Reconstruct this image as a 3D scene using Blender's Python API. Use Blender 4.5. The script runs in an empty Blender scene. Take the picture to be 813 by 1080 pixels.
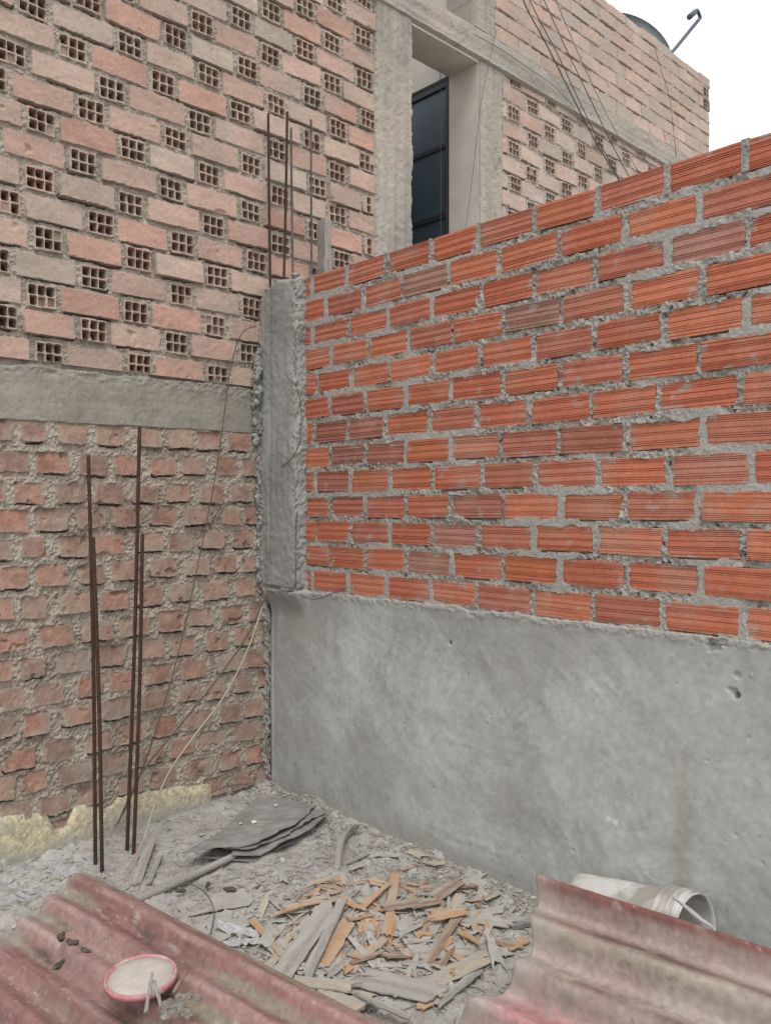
import bpy, bmesh, math, random
import numpy as np
from mathutils import Vector, Matrix, noise as mnoise

random.seed(7)
RNG = np.random.RandomState(11)
scene = bpy.context.scene
COL = scene.collection
R = math.radians

# ------------------------------------------------------------------ camera
# world: the corner of the two walls on the ground is the origin; the old wall runs along -x (y=0),
# the red partition runs along -y (x=0).  Metres.
CAM = Vector((-2.3294, -3.2088, 1.32))
RT = Vector((0.721384, -0.692535, 0.0)).normalized()
FW = Vector((0.692517, 0.721370, -0.00678)).normalized()
UP = RT.cross(FW).normalized()
F, CX, CY = 882.0, 406.5, 540.0            # focal length in pixels of the 813x1080 photograph


def ray(px, py):
    return FW + RT * ((px - CX) / F) + UP * (-(py - CY) / F)


def gp(px, py, z=0.0):                      # point at height z
    r = ray(px, py)
    return CAM + r * ((z - CAM.z) / r.z)


def wp(px, py, d=0.0):                      # point at distance d in front of the old wall
    r = ray(px, py)
    return CAM + r * ((-d - CAM.y) / r.y)


def rp(px, py, d=0.0):                      # point at distance d in front of the red wall
    r = ray(px, py)
    return CAM + r * ((-d - CAM.x) / r.x)


cam = bpy.data.cameras.new('camera')
camo = bpy.data.objects.new('camera', cam)
COL.objects.link(camo)
m = Matrix((RT, UP, -FW)).transposed().to_4x4()
m.translation = CAM
camo.matrix_world = m
cam.sensor_fit = 'VERTICAL'
cam.sensor_height = 36.0
cam.lens = 36.0 * F / 1080.0
cam.clip_start = 0.05
cam.clip_end = 2000
scene.camera = camo

# ------------------------------------------------------------------ light and sky
w = bpy.data.worlds.new('World')
scene.world = w
w.use_nodes = True
nt = w.node_tree
nt.nodes.clear()
out = nt.nodes.new('ShaderNodeOutputWorld')
bg = nt.nodes.new('ShaderNodeBackground')
sky = nt.nodes.new('ShaderNodeTexSky')
sky.sky_type = 'NISHITA'
sky.sun_disc = False
SUN_EL, SUN_ROT = R(62), R(215)
sky.sun_elevation = SUN_EL
sky.sun_rotation = SUN_ROT
sky.dust_density = 6.0
sky.air_density = 1.4
hsv = nt.nodes.new('ShaderNodeHueSaturation')
hsv.inputs['Saturation'].default_value = 0.10
mx = nt.nodes.new('ShaderNodeMix')
mx.data_type = 'RGBA'
mx.inputs[0].default_value = 0.65
mx.inputs[7].default_value = (13.2, 13.3, 13.6, 1)     # the even cloud layer
nt.links.new(sky.outputs[0], hsv.inputs['Color'])
nt.links.new(hsv.outputs[0], mx.inputs[6])
nt.links.new(mx.outputs[2], bg.inputs[0])
bg.inputs[1].default_value = 0.11
nt.links.new(bg.outputs[0], out.inputs[0])

sl = bpy.data.lights.new('sun', 'SUN')
sl.energy = 1.15
sl.angle = R(25)
sl.color = (1.0, 0.975, 0.94)
so = bpy.data.objects.new('sun', sl)
COL.objects.link(so)
# sky sun_rotation is measured clockwise from +Y
sd = Vector((math.sin(SUN_ROT) * math.cos(SUN_EL), math.cos(SUN_ROT) * math.cos(SUN_EL), math.sin(SUN_EL)))
so.rotation_euler = (-sd).to_track_quat('-Z', 'Y').to_euler()
so.location = (-4, -6, 8)

vs = scene.view_settings
vs.view_transform = 'Standard'
vs.look = 'None'
vs.exposure = 0.22
vs.gamma = 1.0
vs.use_curve_mapping = False
scene.cycles.max_bounces = 6
scene.cycles.diffuse_bounces = 4

# ------------------------------------------------------------------ noise
_TAB = np.random.RandomState(3).rand(512, 512)


def vn(x, y, seed=0):
    x = np.asarray(x, float) + seed * 37.17 + 5000.0
    y = np.asarray(y, float) + seed * 91.31 + 5000.0
    xi = np.floor(x).astype(int)
    yi = np.floor(y).astype(int)
    fx = x - xi
    fy = y - yi
    fx = fx * fx * (3 - 2 * fx)
    fy = fy * fy * (3 - 2 * fy)
    a = _TAB[yi % 512, xi % 512]
    b = _TAB[yi % 512, (xi + 1) % 512]
    c = _TAB[(yi + 1) % 512, xi % 512]
    d = _TAB[(yi + 1) % 512, (xi + 1) % 512]
    return (a + (b - a) * fx) * (1 - fy) + (c + (d - c) * fx) * fy


def fbm(x, y, sc, seed=0, octs=4, gain=0.5):
    """-1..1"""
    t = 0.0
    amp = 1.0
    tot = 0.0
    for o in range(octs):
        t = t + amp * (vn(x * sc, y * sc, seed + o * 7) * 2 - 1)
        tot += amp
        amp *= gain
        sc *= 2.03
    return t / tot * 1.5


def sst(a, b, x):
    t = np.clip((x - a) / (b - a), 0, 1)
    return t * t * (3 - 2 * t)


def axis(lo, f0, f1, hi, fine, coarse):
    a = []
    if f0 > lo:
        n = max(1, int(round((f0 - lo) / coarse)))
        a.append(np.linspace(lo, f0, n, endpoint=False))
    n = max(1, int(round((f1 - f0) / fine)))
    a.append(np.linspace(f0, f1, n, endpoint=(hi <= f1)))
    if hi > f1:
        n = max(1, int(round((hi - f1) / coarse)))
        a.append(np.linspace(f1, hi, n + 1))
    return np.concatenate(a)


# ------------------------------------------------------------------ materials
def mat_attr(name, rough=0.92, nscale=140.0, namp=0.22, bscale=220.0, bstr=0.25, bdist=0.004, spec=0.25):
    """base colour from the mesh's own colour attribute, broken up by fine grain, plus a grain bump"""
    mt = bpy.data.materials.new(name)
    mt.use_nodes = True
    t = mt.node_tree
    b = t.nodes['Principled BSDF']
    b.inputs['Roughness'].default_value = rough
    b.inputs['Specular IOR Level'].default_value = spec
    a = t.nodes.new('ShaderNodeVertexColor')
    a.layer_name = 'Col'
    tc = t.nodes.new('ShaderNodeTexCoord')
    n1 = t.nodes.new('ShaderNodeTexNoise')
    n1.inputs['Scale'].default_value = nscale
    n1.inputs['Detail'].default_value = 5
    n1.inputs['Roughness'].default_value = 0.65
    t.links.new(tc.outputs['Object'], n1.inputs['Vector'])
    mr = t.nodes.new('ShaderNodeMapRange')
    mr.inputs[1].default_value = 0.25
    mr.inputs[2].default_value = 0.75
    mr.inputs[3].default_value = 1 - namp
    mr.inputs[4].default_value = 1 + namp
    t.links.new(n1.outputs[0], mr.inputs[0])
    mu = t.nodes.new('ShaderNodeMix')
    mu.data_type = 'RGBA'
    mu.blend_type = 'MULTIPLY'
    mu.inputs[0].default_value = 1
    t.links.new(a.outputs[0], mu.inputs[6])
    t.links.new(mr.outputs[0], mu.inputs[7])
    t.links.new(mu.outputs[2], b.inputs['Base Color'])
    n2 = t.nodes.new('ShaderNodeTexNoise')
    n2.inputs['Scale'].default_value = bscale
    n2.inputs['Detail'].default_value = 6
    n2.inputs['Roughness'].default_value = 0.7
    t.links.new(tc.outputs['Object'], n2.inputs['Vector'])
    bp = t.nodes.new('ShaderNodeBump')
    bp.inputs['Strength'].default_value = bstr
    bp.inputs['Distance'].default_value = bdist
    t.links.new(n2.outputs[0], bp.inputs['Height'])
    t.links.new(bp.outputs[0], b.inputs['Normal'])
    return mt


def mat_two(name, c1, c2, scale=8.0, rough=0.85, metal=0.0, lo=0.35, hi=0.65, stretch=(1, 1, 1), bscale=90.0,
            bstr=0.3, bdist=0.004, c3=None, s3=3.0, spec=0.3, t3=(0.52, 0.66)):
    """two colours mixed by noise, a third in patches; used for plain things"""
    mt = bpy.data.materials.new(name)
    mt.use_nodes = True
    t = mt.node_tree
    b = t.nodes['Principled BSDF']
    b.inputs['Roughness'].default_value = rough
    b.inputs['Metallic'].default_value = metal
    b.inputs['Specular IOR Level'].default_value = spec
    tc = t.nodes.new('ShaderNodeTexCoord')
    mp = t.nodes.new('ShaderNodeMapping')
    mp.inputs['Scale'].default_value = stretch
    t.links.new(tc.outputs['Object'], mp.inputs['Vector'])
    n1 = t.nodes.new('ShaderNodeTexNoise')
    n1.inputs['Scale'].default_value = scale
    n1.inputs['Detail'].default_value = 8
    n1.inputs['Roughness'].default_value = 0.65
    t.links.new(mp.outputs[0], n1.inputs['Vector'])
    mr = t.nodes.new('ShaderNodeMapRange')
    mr.inputs[1].default_value = lo
    mr.inputs[2].default_value = hi
    t.links.new(n1.outputs[0], mr.inputs[0])
    mu = t.nodes.new('ShaderNodeMix')
    mu.data_type = 'RGBA'
    mu.inputs[6].default_value = (*c1, 1)
    mu.inputs[7].default_value = (*c2, 1)
    t.links.new(mr.outputs[0], mu.inputs[0])
    last = mu.outputs[2]
    if c3:
        n3 = t.nodes.new('ShaderNodeTexNoise')
        n3.inputs['Scale'].default_value = s3
        n3.inputs['Detail'].default_value = 7
        t.links.new(mp.outputs[0], n3.inputs['Vector'])
        m3 = t.nodes.new('ShaderNodeMapRange')
        m3.inputs[1].default_value = t3[0]
        m3.inputs[2].default_value = t3[1]
        t.links.new(n3.outputs[0], m3.inputs[0])
        mu3 = t.nodes.new('ShaderNodeMix')
        mu3.data_type = 'RGBA'
        t.links.new(m3.outputs[0], mu3.inputs[0])
        t.links.new(last, mu3.inputs[6])
        mu3.inputs[7].default_value = (*c3, 1)
        last = mu3.outputs[2]
    t.links.new(last, b.inputs['Base Color'])
    n2 = t.nodes.new('ShaderNodeTexNoise')
    n2.inputs['Scale'].default_value = bscale
    n2.inputs['Detail'].default_value = 6
    t.links.new(mp.outputs[0], n2.inputs['Vector'])
    bp = t.nodes.new('ShaderNodeBump')
    bp.inputs['Strength'].default_value = bstr
    bp.inputs['Distance'].default_value = bdist
    t.links.new(n2.outputs[0], bp.inputs['Height'])
    t.links.new(bp.outputs[0], b.inputs['Normal'])
    return mt


M_OLD = mat_attr('old_brick_and_mortar', 0.95, 170, 0.26, 260, 0.35, 0.004)
M_HOL = mat_attr('hollow_brick_and_mortar', 0.95, 130, 0.18, 240, 0.28, 0.003)
M_CON = mat_attr('rough_concrete', 0.95, 90, 0.18, 180, 0.35, 0.004)
M_RED = mat_attr('red_ribbed_brick', 0.88, 120, 0.20, 300, 0.22, 0.002)
M_MOR = mat_attr('cement_mortar', 0.95, 160, 0.28, 240, 0.5, 0.004)
M_PLA = mat_attr('cement_plaster', 0.82, 60, 0.10, 150, 0.18, 0.002, 0.35)
M_GRO = mat_attr('dusty_ground', 0.96, 120, 0.30, 200, 0.55, 0.006)
M_SHT = mat_attr('dusty_painted_sheet', 0.8, 70, 0.16, 160, 0.2, 0.002)
M_RUB = mat_attr('rubble_bits', 0.95, 200, 0.25, 300, 0.3, 0.003)
M_STEEL = mat_two('rusted_rebar', (0.045, 0.026, 0.020), (0.085, 0.046, 0.034), 40, 0.85, 0.2)
M_STEEL2 = mat_two('grey_rebar', (0.05, 0.042, 0.045), (0.14, 0.13, 0.125), 14, 0.8, 0.2)
M_WIRE = mat_two('dull_wire', (0.09, 0.075, 0.06), (0.14, 0.12, 0.10), 30, 0.8, 0.1)
M_CABLE = mat_two('black_cable', (0.085, 0.08, 0.076), (0.15, 0.142, 0.135), 10, 0.7)
M_DOOR = mat_two('navy_metal', (0.036, 0.064, 0.092), (0.050, 0.086, 0.118), 3, 0.42, 0.1, bstr=0.05, spec=0.5)
M_FRAME = mat_two('dark_frame', (0.02, 0.026, 0.036), (0.035, 0.043, 0.055), 6, 0.5, 0.2)
M_PALE = mat_two('pale_render', (0.52, 0.48, 0.43), (0.62, 0.585, 0.535), 5, 0.9, bscale=60)
M_CORE = mat_two('rough_core', (0.22, 0.19, 0.16), (0.28, 0.25, 0.22), 6, 0.95)
M_YEL = mat_two('straw_yellow_plaster', (0.46, 0.40, 0.22), (0.55, 0.50, 0.31), 50, 0.95, bscale=110, bstr=0.8, bdist=0.008,
                c3=(0.40, 0.37, 0.31), s3=10)
M_WOODG = mat_two('weathered_grey_wood', (0.19, 0.18, 0.162), (0.35, 0.333, 0.305), 30, 0.9, stretch=(2, 16, 16), bscale=30, bstr=0.5, c3=(0.36, 0.345, 0.315), s3=1.6, t3=(0.40, 0.62))
M_WOODV = mat_two('weathered_post_wood', (0.19, 0.175, 0.155), (0.36, 0.34, 0.31), 16, 0.9, stretch=(16, 16, 1.5), bscale=30, bstr=0.6)
M_WOODP = mat_two('pale_splintered_wood', (0.33, 0.27, 0.20), (0.47, 0.41, 0.32), 22, 0.9, stretch=(2, 16, 16), bscale=30, bstr=0.6,
                  c3=(0.36, 0.335, 0.30), s3=2, t3=(0.42, 0.66))
M_WOODO = mat_two('orange_plywood', (0.385, 0.225, 0.122), (0.455, 0.290, 0.172), 14, 0.85, stretch=(3, 10, 10), bscale=26, bstr=0.5,
                  c3=(0.37, 0.325, 0.27), s3=2.2, t3=(0.42, 0.68))
M_WOODB = mat_two('brown_plywood', (0.20, 0.12, 0.085), (0.30, 0.20, 0.145), 18, 0.88, stretch=(2, 14, 14), bscale=26, bstr=0.5,
                  c3=(0.33, 0.30, 0.26), s3=2.2, t3=(0.42, 0.66))
M_FELT = mat_two('dark_dusty_felt', (0.185, 0.178, 0.165), (0.245, 0.237, 0.22), 18, 0.95, bscale=120, c3=(0.29, 0.28, 0.26), s3=9, t3=(0.44, 0.66))
M_DUSTY = mat_two('dusty_pale_slab', (0.30, 0.29, 0.265), (0.40, 0.385, 0.355), 14, 0.95, bscale=70, bstr=0.5)
M_CLOD = mat_two('dark_clod', (0.05, 0.042, 0.034), (0.11, 0.095, 0.08), 50, 0.95, bscale=150, bstr=0.8)
M_WHITE = mat_two('scuffed_white_plastic', (0.44, 0.43, 0.40), (0.60, 0.59, 0.56), 14, 0.65, stretch=(1, 1, 1), bstr=0.15, c3=(0.30, 0.28, 0.25), s3=11, t3=(0.48, 0.62))
M_PINK = mat_two('pink_plastic', (0.42, 0.14, 0.155), (0.48, 0.22, 0.225), 20, 0.6, bstr=0.1, c3=(0.45, 0.34, 0.31), s3=22, t3=(0.46, 0.62))
M_LID = mat_two('mortar_on_lid', (0.37, 0.33, 0.29), (0.48, 0.44, 0.40), 16, 0.9, bscale=60, bstr=0.5)
M_DISH = mat_two('grey_dish', (0.08, 0.10, 0.105), (0.13, 0.15, 0.155), 6, 0.6, 0.1)
M_ARM = mat_two('blue_grey_arm', (0.07, 0.085, 0.12), (0.10, 0.115, 0.15), 8, 0.6, 0.2)


# ------------------------------------------------------------------ object helpers
def tag(o, label=None, cat=None, group=None, kind=None):
    if label:
        o['label'] = label
    if cat:
        o['category'] = cat
    if group:
        o['group'] = group
    if kind:
        o['kind'] = kind
    return o


def empty(name, loc=(0, 0, 0)):
    o = bpy.data.objects.new(name, None)
    o.location = loc
    o.empty_display_size = 0.1
    COL.objects.link(o)
    return o


def link(name, me, mat=None, parent=None):
    o = bpy.data.objects.new(name, me)
    COL.objects.link(o)
    if mat:
        me.materials.append(mat)
    if parent:
        o.parent = parent
        o.matrix_parent_inverse = Matrix.Translation(-Vector(parent.location))
    return o


def grid_mesh(name, P, C=None, smooth=True, flip=False, keep=None):
    """P (n,m,3) points, C (n,m,3) colours -> mesh of quads; keep masks cells"""
    n, mm = P.shape[:2]
    me = bpy.data.meshes.new(name)
    idx = np.arange(n * mm).reshape(n, mm)
    q = np.stack([idx[:-1, :-1], idx[:-1, 1:], idx[1:, 1:], idx[1:, :-1]], -1).reshape(-1, 4)
    if flip:
        q = q[:, ::-1]
    if keep is not None:
        q = q[keep.reshape(-1)]
    me.vertices.add(n * mm)
    me.vertices.foreach_set('co', P.reshape(-1).astype(np.float32))
    me.loops.add(q.size)
    me.loops.foreach_set('vertex_index', np.ascontiguousarray(q).reshape(-1).astype(np.int32))
    me.polygons.add(len(q))
    me.polygons.foreach_set('loop_start', (np.arange(len(q)) * 4).astype(np.int32))
    me.update(calc_edges=True)
    if C is not None:
        at = me.color_attributes.new('Col', 'FLOAT_COLOR', 'POINT')
        c4 = np.ones((n * mm, 4), np.float32)
        c4[:, :3] = C.reshape(-1, 3)
        at.data.foreach_set('color', c4.reshape(-1))
    if not smooth:
        me.shade_flat()
    return me


def skirt(P, C, depth_vec):
    """adds a border ring pushed along depth_vec so that a relief has thickness"""
    d = np.array(depth_vec)
    n, mm = P.shape[:2]
    P2 = np.zeros((n + 2, mm + 2, 3))
    C2 = np.zeros((n + 2, mm + 2, 3))
    P2[1:-1, 1:-1] = P
    C2[1:-1, 1:-1] = C
    for A in (C2,):
        A[0, 1:-1] = A[1, 1:-1]
        A[-1, 1:-1] = A[-2, 1:-1]
        A[:, 0] = A[:, 1]
        A[:, -1] = A[:, -2]
    P2[0, 1:-1] = P2[1, 1:-1] + d
    P2[-1, 1:-1] = P2[-2, 1:-1] + d
    P2[:, 0] = P2[:, 1]
    P2[:, -1] = P2[:, -2]
    P2[1:-1, 0] += d
    P2[1:-1, -1] += d
    return P2, C2


def pydata(name, verts, faces, mat, parent=None, smooth=False):
    me = bpy.data.meshes.new(name)
    me.from_pydata([tuple(v) for v in verts], [], faces)
    me.update()
    if smooth:
        me.shade_smooth()
    return link(name, me, mat, parent)


def box_bm(bm, x0, x1, y0, y1, z0, z1):
    v = [bm.verts.new(p) for p in ((x0, y0, z0), (x1, y0, z0), (x1, y1, z0), (x0, y1, z0),
                                   (x0, y0, z1), (x1, y0, z1), (x1, y1, z1), (x0, y1, z1))]
    for f in ((0, 3, 2, 1), (4, 5, 6, 7), (0, 1, 5, 4), (1, 2, 6, 5), (2, 3, 7, 6), (3, 0, 4, 7)):
        bm.faces.new([v[i] for i in f])


def bm_obj(name, bm, mat, parent=None, smooth=False):
    bmesh.ops.recalc_face_normals(bm, faces=bm.faces)
    me = bpy.data.meshes.new(name)
    bm.to_mesh(me)
    bm.free()
    if smooth:
        me.shade_smooth()
    else:
        me.shade_flat()
    return link(name, me, mat, parent)


def boxes(name, lst, mat, parent=None, bevel=0.0):
    bm = bmesh.new()
    for b in lst:
        box_bm(bm, *b)
    if bevel:
        bmesh.ops.bevel(bm, geom=bm.edges[:], offset=bevel, segments=2, affect='EDGES')
    return bm_obj(name, bm, mat, parent)


def smooth_path(pts, sub=6):
    pts = [Vector(p) for p in pts]
    if len(pts) < 3:
        a, b = pts
        return [a.lerp(b, i / 8) for i in range(9)]
    res = []
    for i in range(len(pts) - 1):
        p0 = pts[max(i - 1, 0)]
        p1, p2 = pts[i], pts[i + 1]
        p3 = pts[min(i + 2, len(pts) - 1)]
        for k in range(sub):
            t = k / sub
            res.append(0.5 * ((2 * p1) + (p2 - p0) * t + (2 * p0 - 5 * p1 + 4 * p2 - p3) * t * t
                              + (3 * p1 - p0 - 3 * p2 + p3) * t ** 3))
    res.append(pts[-1])
    return res


def tube(name, pts, rad, mat, parent=None, sides=8, smooth=True, sub=6, wob=0.0, ribs=0.0, taper=1.0, seed=0):
    path = smooth_path(pts, sub) if sub else [Vector(p) for p in pts]
    if ribs:                                        # denser rings for the ribs of reinforcing steel
        L = sum((path[i + 1] - path[i]).length for i in range(len(path) - 1))
        nn = max(4, int(L / 0.006))
        d = [0]
        for i in range(len(path) - 1):
            d.append(d[-1] + (path[i + 1] - path[i]).length)
        np_ = []
        j = 0
        for k in range(nn + 1):
            t = L * k / nn
            while j < len(path) - 2 and d[j + 1] < t:
                j += 1
            np_.append(path[j].lerp(path[j + 1], (t - d[j]) / max(1e-9, d[j + 1] - d[j])))
        path = np_
    rr = random.Random(seed + 5)
    if wob:
        path = [p + Vector((mnoise.noise(p * 6 + Vector((seed, 0, 0))), mnoise.noise(p * 6 + Vector((0, seed, 9))),
                            mnoise.noise(p * 6 + Vector((3, 0, seed))))) * wob for p in path]
    vs_, fs = [], []
    n = len(path)
    up = Vector((0.3, 0.2, 1)).normalized()
    for i, p in enumerate(path):
        t = (path[min(i + 1, n - 1)] - path[max(i - 1, 0)]).normalized()
        if abs(t.dot(up)) > 0.95:
            up = Vector((1, 0.1, 0.2)).normalized()
        a = t.cross(up).normalized()
        b = t.cross(a).normalized()
        r = rad * (1 + (taper - 1) * i / max(1, n - 1))
        if ribs and i % 2:
            r *= 1 + ribs
        for k in range(sides):
            an = 2 * math.pi * k / sides
            vs_.append(p + a * (math.cos(an) * r) + b * (math.sin(an) * r))
    for i in range(n - 1):
        for k in range(sides):
            k2 = (k + 1) % sides
            fs.append((i * sides + k, i * sides + k2, (i + 1) * sides + k2, (i + 1) * sides + k))
    fs.append(tuple(range(sides))[::-1])
    fs.append(tuple((n - 1) * sides + k for k in range(sides)))
    return pydata(name, vs_, fs, mat, parent, smooth)


def mixc(a, b, t):
    return a * (1 - t[..., None]) + b * t[..., None]


def arr(c):
    return np.array(c, float)


# ------------------------------------------------------------------ relief brickwork
def stamp(S, Z, H, C, s0, s1, z0, z1, hb_fn, col_fn, rnd=0.012, edge=0.004, seed=0, rot=0.0, sharp=0.0035, esc=28, gap=None):
    """presses one brick into the relief arrays"""
    pad = 0.02
    i0, i1 = np.searchsorted(Z, [z0 - pad, z1 + pad])
    j0, j1 = np.searchsorted(S, [s0 - pad, s1 + pad])
    if i1 - i0 < 2 or j1 - j0 < 2:
        return
    s, z = np.meshgrid(S[j0:j1], Z[i0:i1])
    cs, cz = (s0 + s1) / 2, (z0 + z1) / 2
    u, v = s - cs, z - cz
    if rot:
        u, v = u * math.cos(rot) + v * math.sin(rot), -u * math.sin(rot) + v * math.cos(rot)
    hs, hz = (s1 - s0) / 2, (z1 - z0) / 2
    qx, qz = np.abs(u) - hs + rnd, np.abs(v) - hz + rnd
    d = np.hypot(np.maximum(qx, 0), np.maximum(qz, 0)) + np.minimum(np.maximum(qx, qz), 0) - rnd
    d = d + edge * fbm(s, z, esc, seed + 50, 3, 0.6)
    mk = np.clip(0.5 - d / sharp, 0, 1)
    if gap:                                   # shrinkage gap right below the brick: (centre, half length, height, depth)
        gh = gap[2] * (1 + 0.7 * fbm(s, z * 0, 30, seed + 71, 3))
        gm = np.clip(0.5 + (gh - np.abs(d)) / 0.0025, 0, 1) * (v < -hz * 0.80) * (np.abs(u - gap[0] * hs) < gap[1] * hs * (1 + 0.2 * fbm(s * 0, z, 40, seed)))
        sl = H[i0:i1, j0:j1]
        H[i0:i1, j0:j1] = sl * (1 - gm) - gap[3] * gm
    hb = hb_fn(s, z, u / hs, v / hz, d)
    cb = col_fn(s, z, u / hs, v / hz, d)
    H[i0:i1, j0:j1] = H[i0:i1, j0:j1] * (1 - mk) + hb * mk
    C[i0:i1, j0:j1] = mixc(C[i0:i1, j0:j1], cb, mk)


building = empty('brick_building', (0.9, 0.0, 0.0))
tag(building, 'weathered two-storey brick house with perforated bricks, concrete columns and a dark doorway', 'building')


def wall_obj(name, S, Z, H, C, mat, parent, yoff=0.0, depth=0.10, smooth=False, open_at=None):
    """relief on the old wall: s -> x, height -> -y"""
    s, z = np.meshgrid(S, Z)
    P = np.stack([s, -H + yoff, z], -1)
    P, C2 = skirt(P, C, (0, depth, 0))
    keep = None
    if open_at is not None:                    # tubes run right through into the dark rooms behind
        Hs = np.pad(H, 1, constant_values=0.0)
        keep = ~((Hs[:-1, :-1] < open_at) & (Hs[1:, :-1] < open_at) & (Hs[:-1, 1:] < open_at) & (Hs[1:, 1:] < open_at))
    me = grid_mesh(name, P, C2, smooth, flip=False, keep=keep)
    return link(name, me, mat, parent)


# ---- a. the old solid-brick wall under the beam -------------------------------------------------------------
OLD_ROWS = [  # (z of the row's middle, brick middles s-2.3294 from the photograph)
    (1.605, [1.111, 1.235, 1.385, 1.544, 1.717, 1.856, 2.001, 2.151, 2.29]),
    (1.492, [1.155, 1.305, 1.470, 1.615, 1.778, 1.925, 2.091, 2.227]),
    (1.376, [1.074, 1.216, 1.380, 1.534, 1.692, 1.847, 2.013, 2.169, 2.31]),
    (1.275, [1.154, 1.304, 1.461, 1.614, 1.781, 1.942, 2.113, 2.235]),
    (1.166, [1.110, 1.233, 1.389, 1.538, 1.716, 1.860, 2.017, 2.179, 2.30]),
    (1.054, [1.160, 1.306, 1.464, 1.603, 1.777, 1.941, 2.085, 2.222]),
    (0.942, [1.115, 1.233, 1.393, 1.560, 1.718, 1.863, 2.033, 2.193, 2.32]),
    (0.826, [1.159, 1.323, 1.485, 1.644, 1.813, 1.962, 2.121, 2.27]),
    (0.717, [1.108, 1.229, 1.388, 1.541, 1.718, 1.871, 2.047, 2.187, 2.32]),
    (0.607, [1.149, 1.289, 1.458, 1.589, 1.758, 1.925, 2.10, 2.25]),
    (0.502, [1.125, 1.245, 1.404, 1.567, 1.743, 1.899, 2.030, 2.183, 2.31]),
    (0.382, [1.178, 1.332, 1.491, 1.631, 1.788, 1.944, 2.107, 2.238]),
    (0.280, [1.118, 1.232, 1.393, 1.553, 1.712, 1.866, 2.016, 2.186, 2.31]),
    (0.171, [1.165, 1.312, 1.456, 1.631, 1.772, 1.955, 2.107, 2.25]),
    (0.070, [1.100, 1.230, 1.390, 1.550, 1.710, 1.870, 2.029, 2.177, 2.31]),
    (-0.03, [1.176, 1.331, 1.49, 1.64, 1.80, 1.95, 2.10, 2.25]),
]
S = axis(-2.9, -1.5, 0.03, 0.25, 0.0042, 0.008)
Z = np.arange(-0.06, 1.668, 0.0042)
s, z = np.meshgrid(S, Z)
H = -0.002 + 0.0045 * fbm(s, z, 12, 1, 3) + 0.0035 * fbm(s, z, 48, 2, 2) + 0.0030 * fbm(s, z, 130, 6, 1)
mort = arr((0.315, 0.272, 0.222))
C = np.ones(s.shape + (3,)) * mort * (1 + 0.20 * fbm(s, z, 9, 3)[..., None] + 0.28 * fbm(s, z, 90, 4, 2)[..., None])
C = mixc(C, arr((0.37, 0.335, 0.285)), np.clip(fbm(s, z, 3.2, 5) * 1.2, 0, 0.7))
k = 0
for zr, cs in OLD_ROWS:
    cs = [c - 2.3294 for c in cs]
    x = cs[0] - 0.155
    while x > -2.85:
        cs.insert(0, x)
        x -= 0.155 + random.uniform(-0.012, 0.012)
    for i, c in enumerate(cs):
        k += 1
        rg = random.Random(900 + k)
        left = cs[i - 1] if i else c - 0.155
        right = cs[i + 1] if i < len(cs) - 1 else c + 0.15
        wd = min(c - left, right - c) * rg.uniform(0.75, 0.86)
        wd = max(0.08, min(0.130, wd))
        # the rows sag a little towards the left (photo)
        zz = zr + 0.012 * (c + 0.6) * (1 if zr > 0.2 else 0.5) + rg.uniform(-0.005, 0.005)
        hh = rg.uniform(0.074, 0.086)
        tilt, base, tl = rg.uniform(0.003, 0.010), rg.uniform(-0.001, 0.007), rg.uniform(-0.004, 0.004)
        bc = arr((0.262, 0.154, 0.115))
        t = rg.random()
        if t < 0.25:
            bc = arr((0.238, 0.155, 0.118))
        elif t < 0.40:
            bc = arr((0.280, 0.145, 0.104))
        elif t < 0.58:
            bc = arr((0.265, 0.172, 0.128))
        bc = bc * rg.uniform(0.92, 1.16) + arr((0.008, 0.010, 0.010))
        dust = rg.uniform(0.15, 0.6)
        sd = k

        def hf(s_, z_, u, v, d, tilt=tilt, base=base, tl=tl, sd=sd):
            return (base - tilt * v + tl * u + 0.0022 * fbm(s_, z_, 40, sd, 3)
                    - 0.012 * sst(0.55, 1.0, fbm(s_, z_, 17, sd + 9, 3)))

        def cf(s_, z_, u, v, d, bc=bc, dust=dust, sd=sd):
            c_ = bc * (1 + 0.22 * fbm(s_, z_, 26, sd + 3, 3)[..., None] + 0.12 * fbm(s_, z_, 110, sd + 4, 2)[..., None])
            e = sst(-0.016, -0.001, d) * 0.4 + dust * np.clip(0.5 + 1.2 * fbm(s_, z_, 12, sd + 6), 0, 1)
            return mixc(c_, mort * 1.02, np.clip(e, 0, 0.75))
        stamp(S, Z, H, C, c - wd / 2, c + wd / 2, zz - hh / 2, zz + hh / 2, hf, cf, rg.uniform(0.005, 0.016), 0.0046, sd,
              rg.uniform(-0.05, 0.05), gap=(rg.uniform(-0.25, 0.25), rg.uniform(0.6, 1.05), rg.uniform(0.003, 0.006), 0.034) if rg.random() < 0.72 else None)
wall_obj('old_brick_wall', S, Z, H, C, M_OLD, building)

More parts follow.
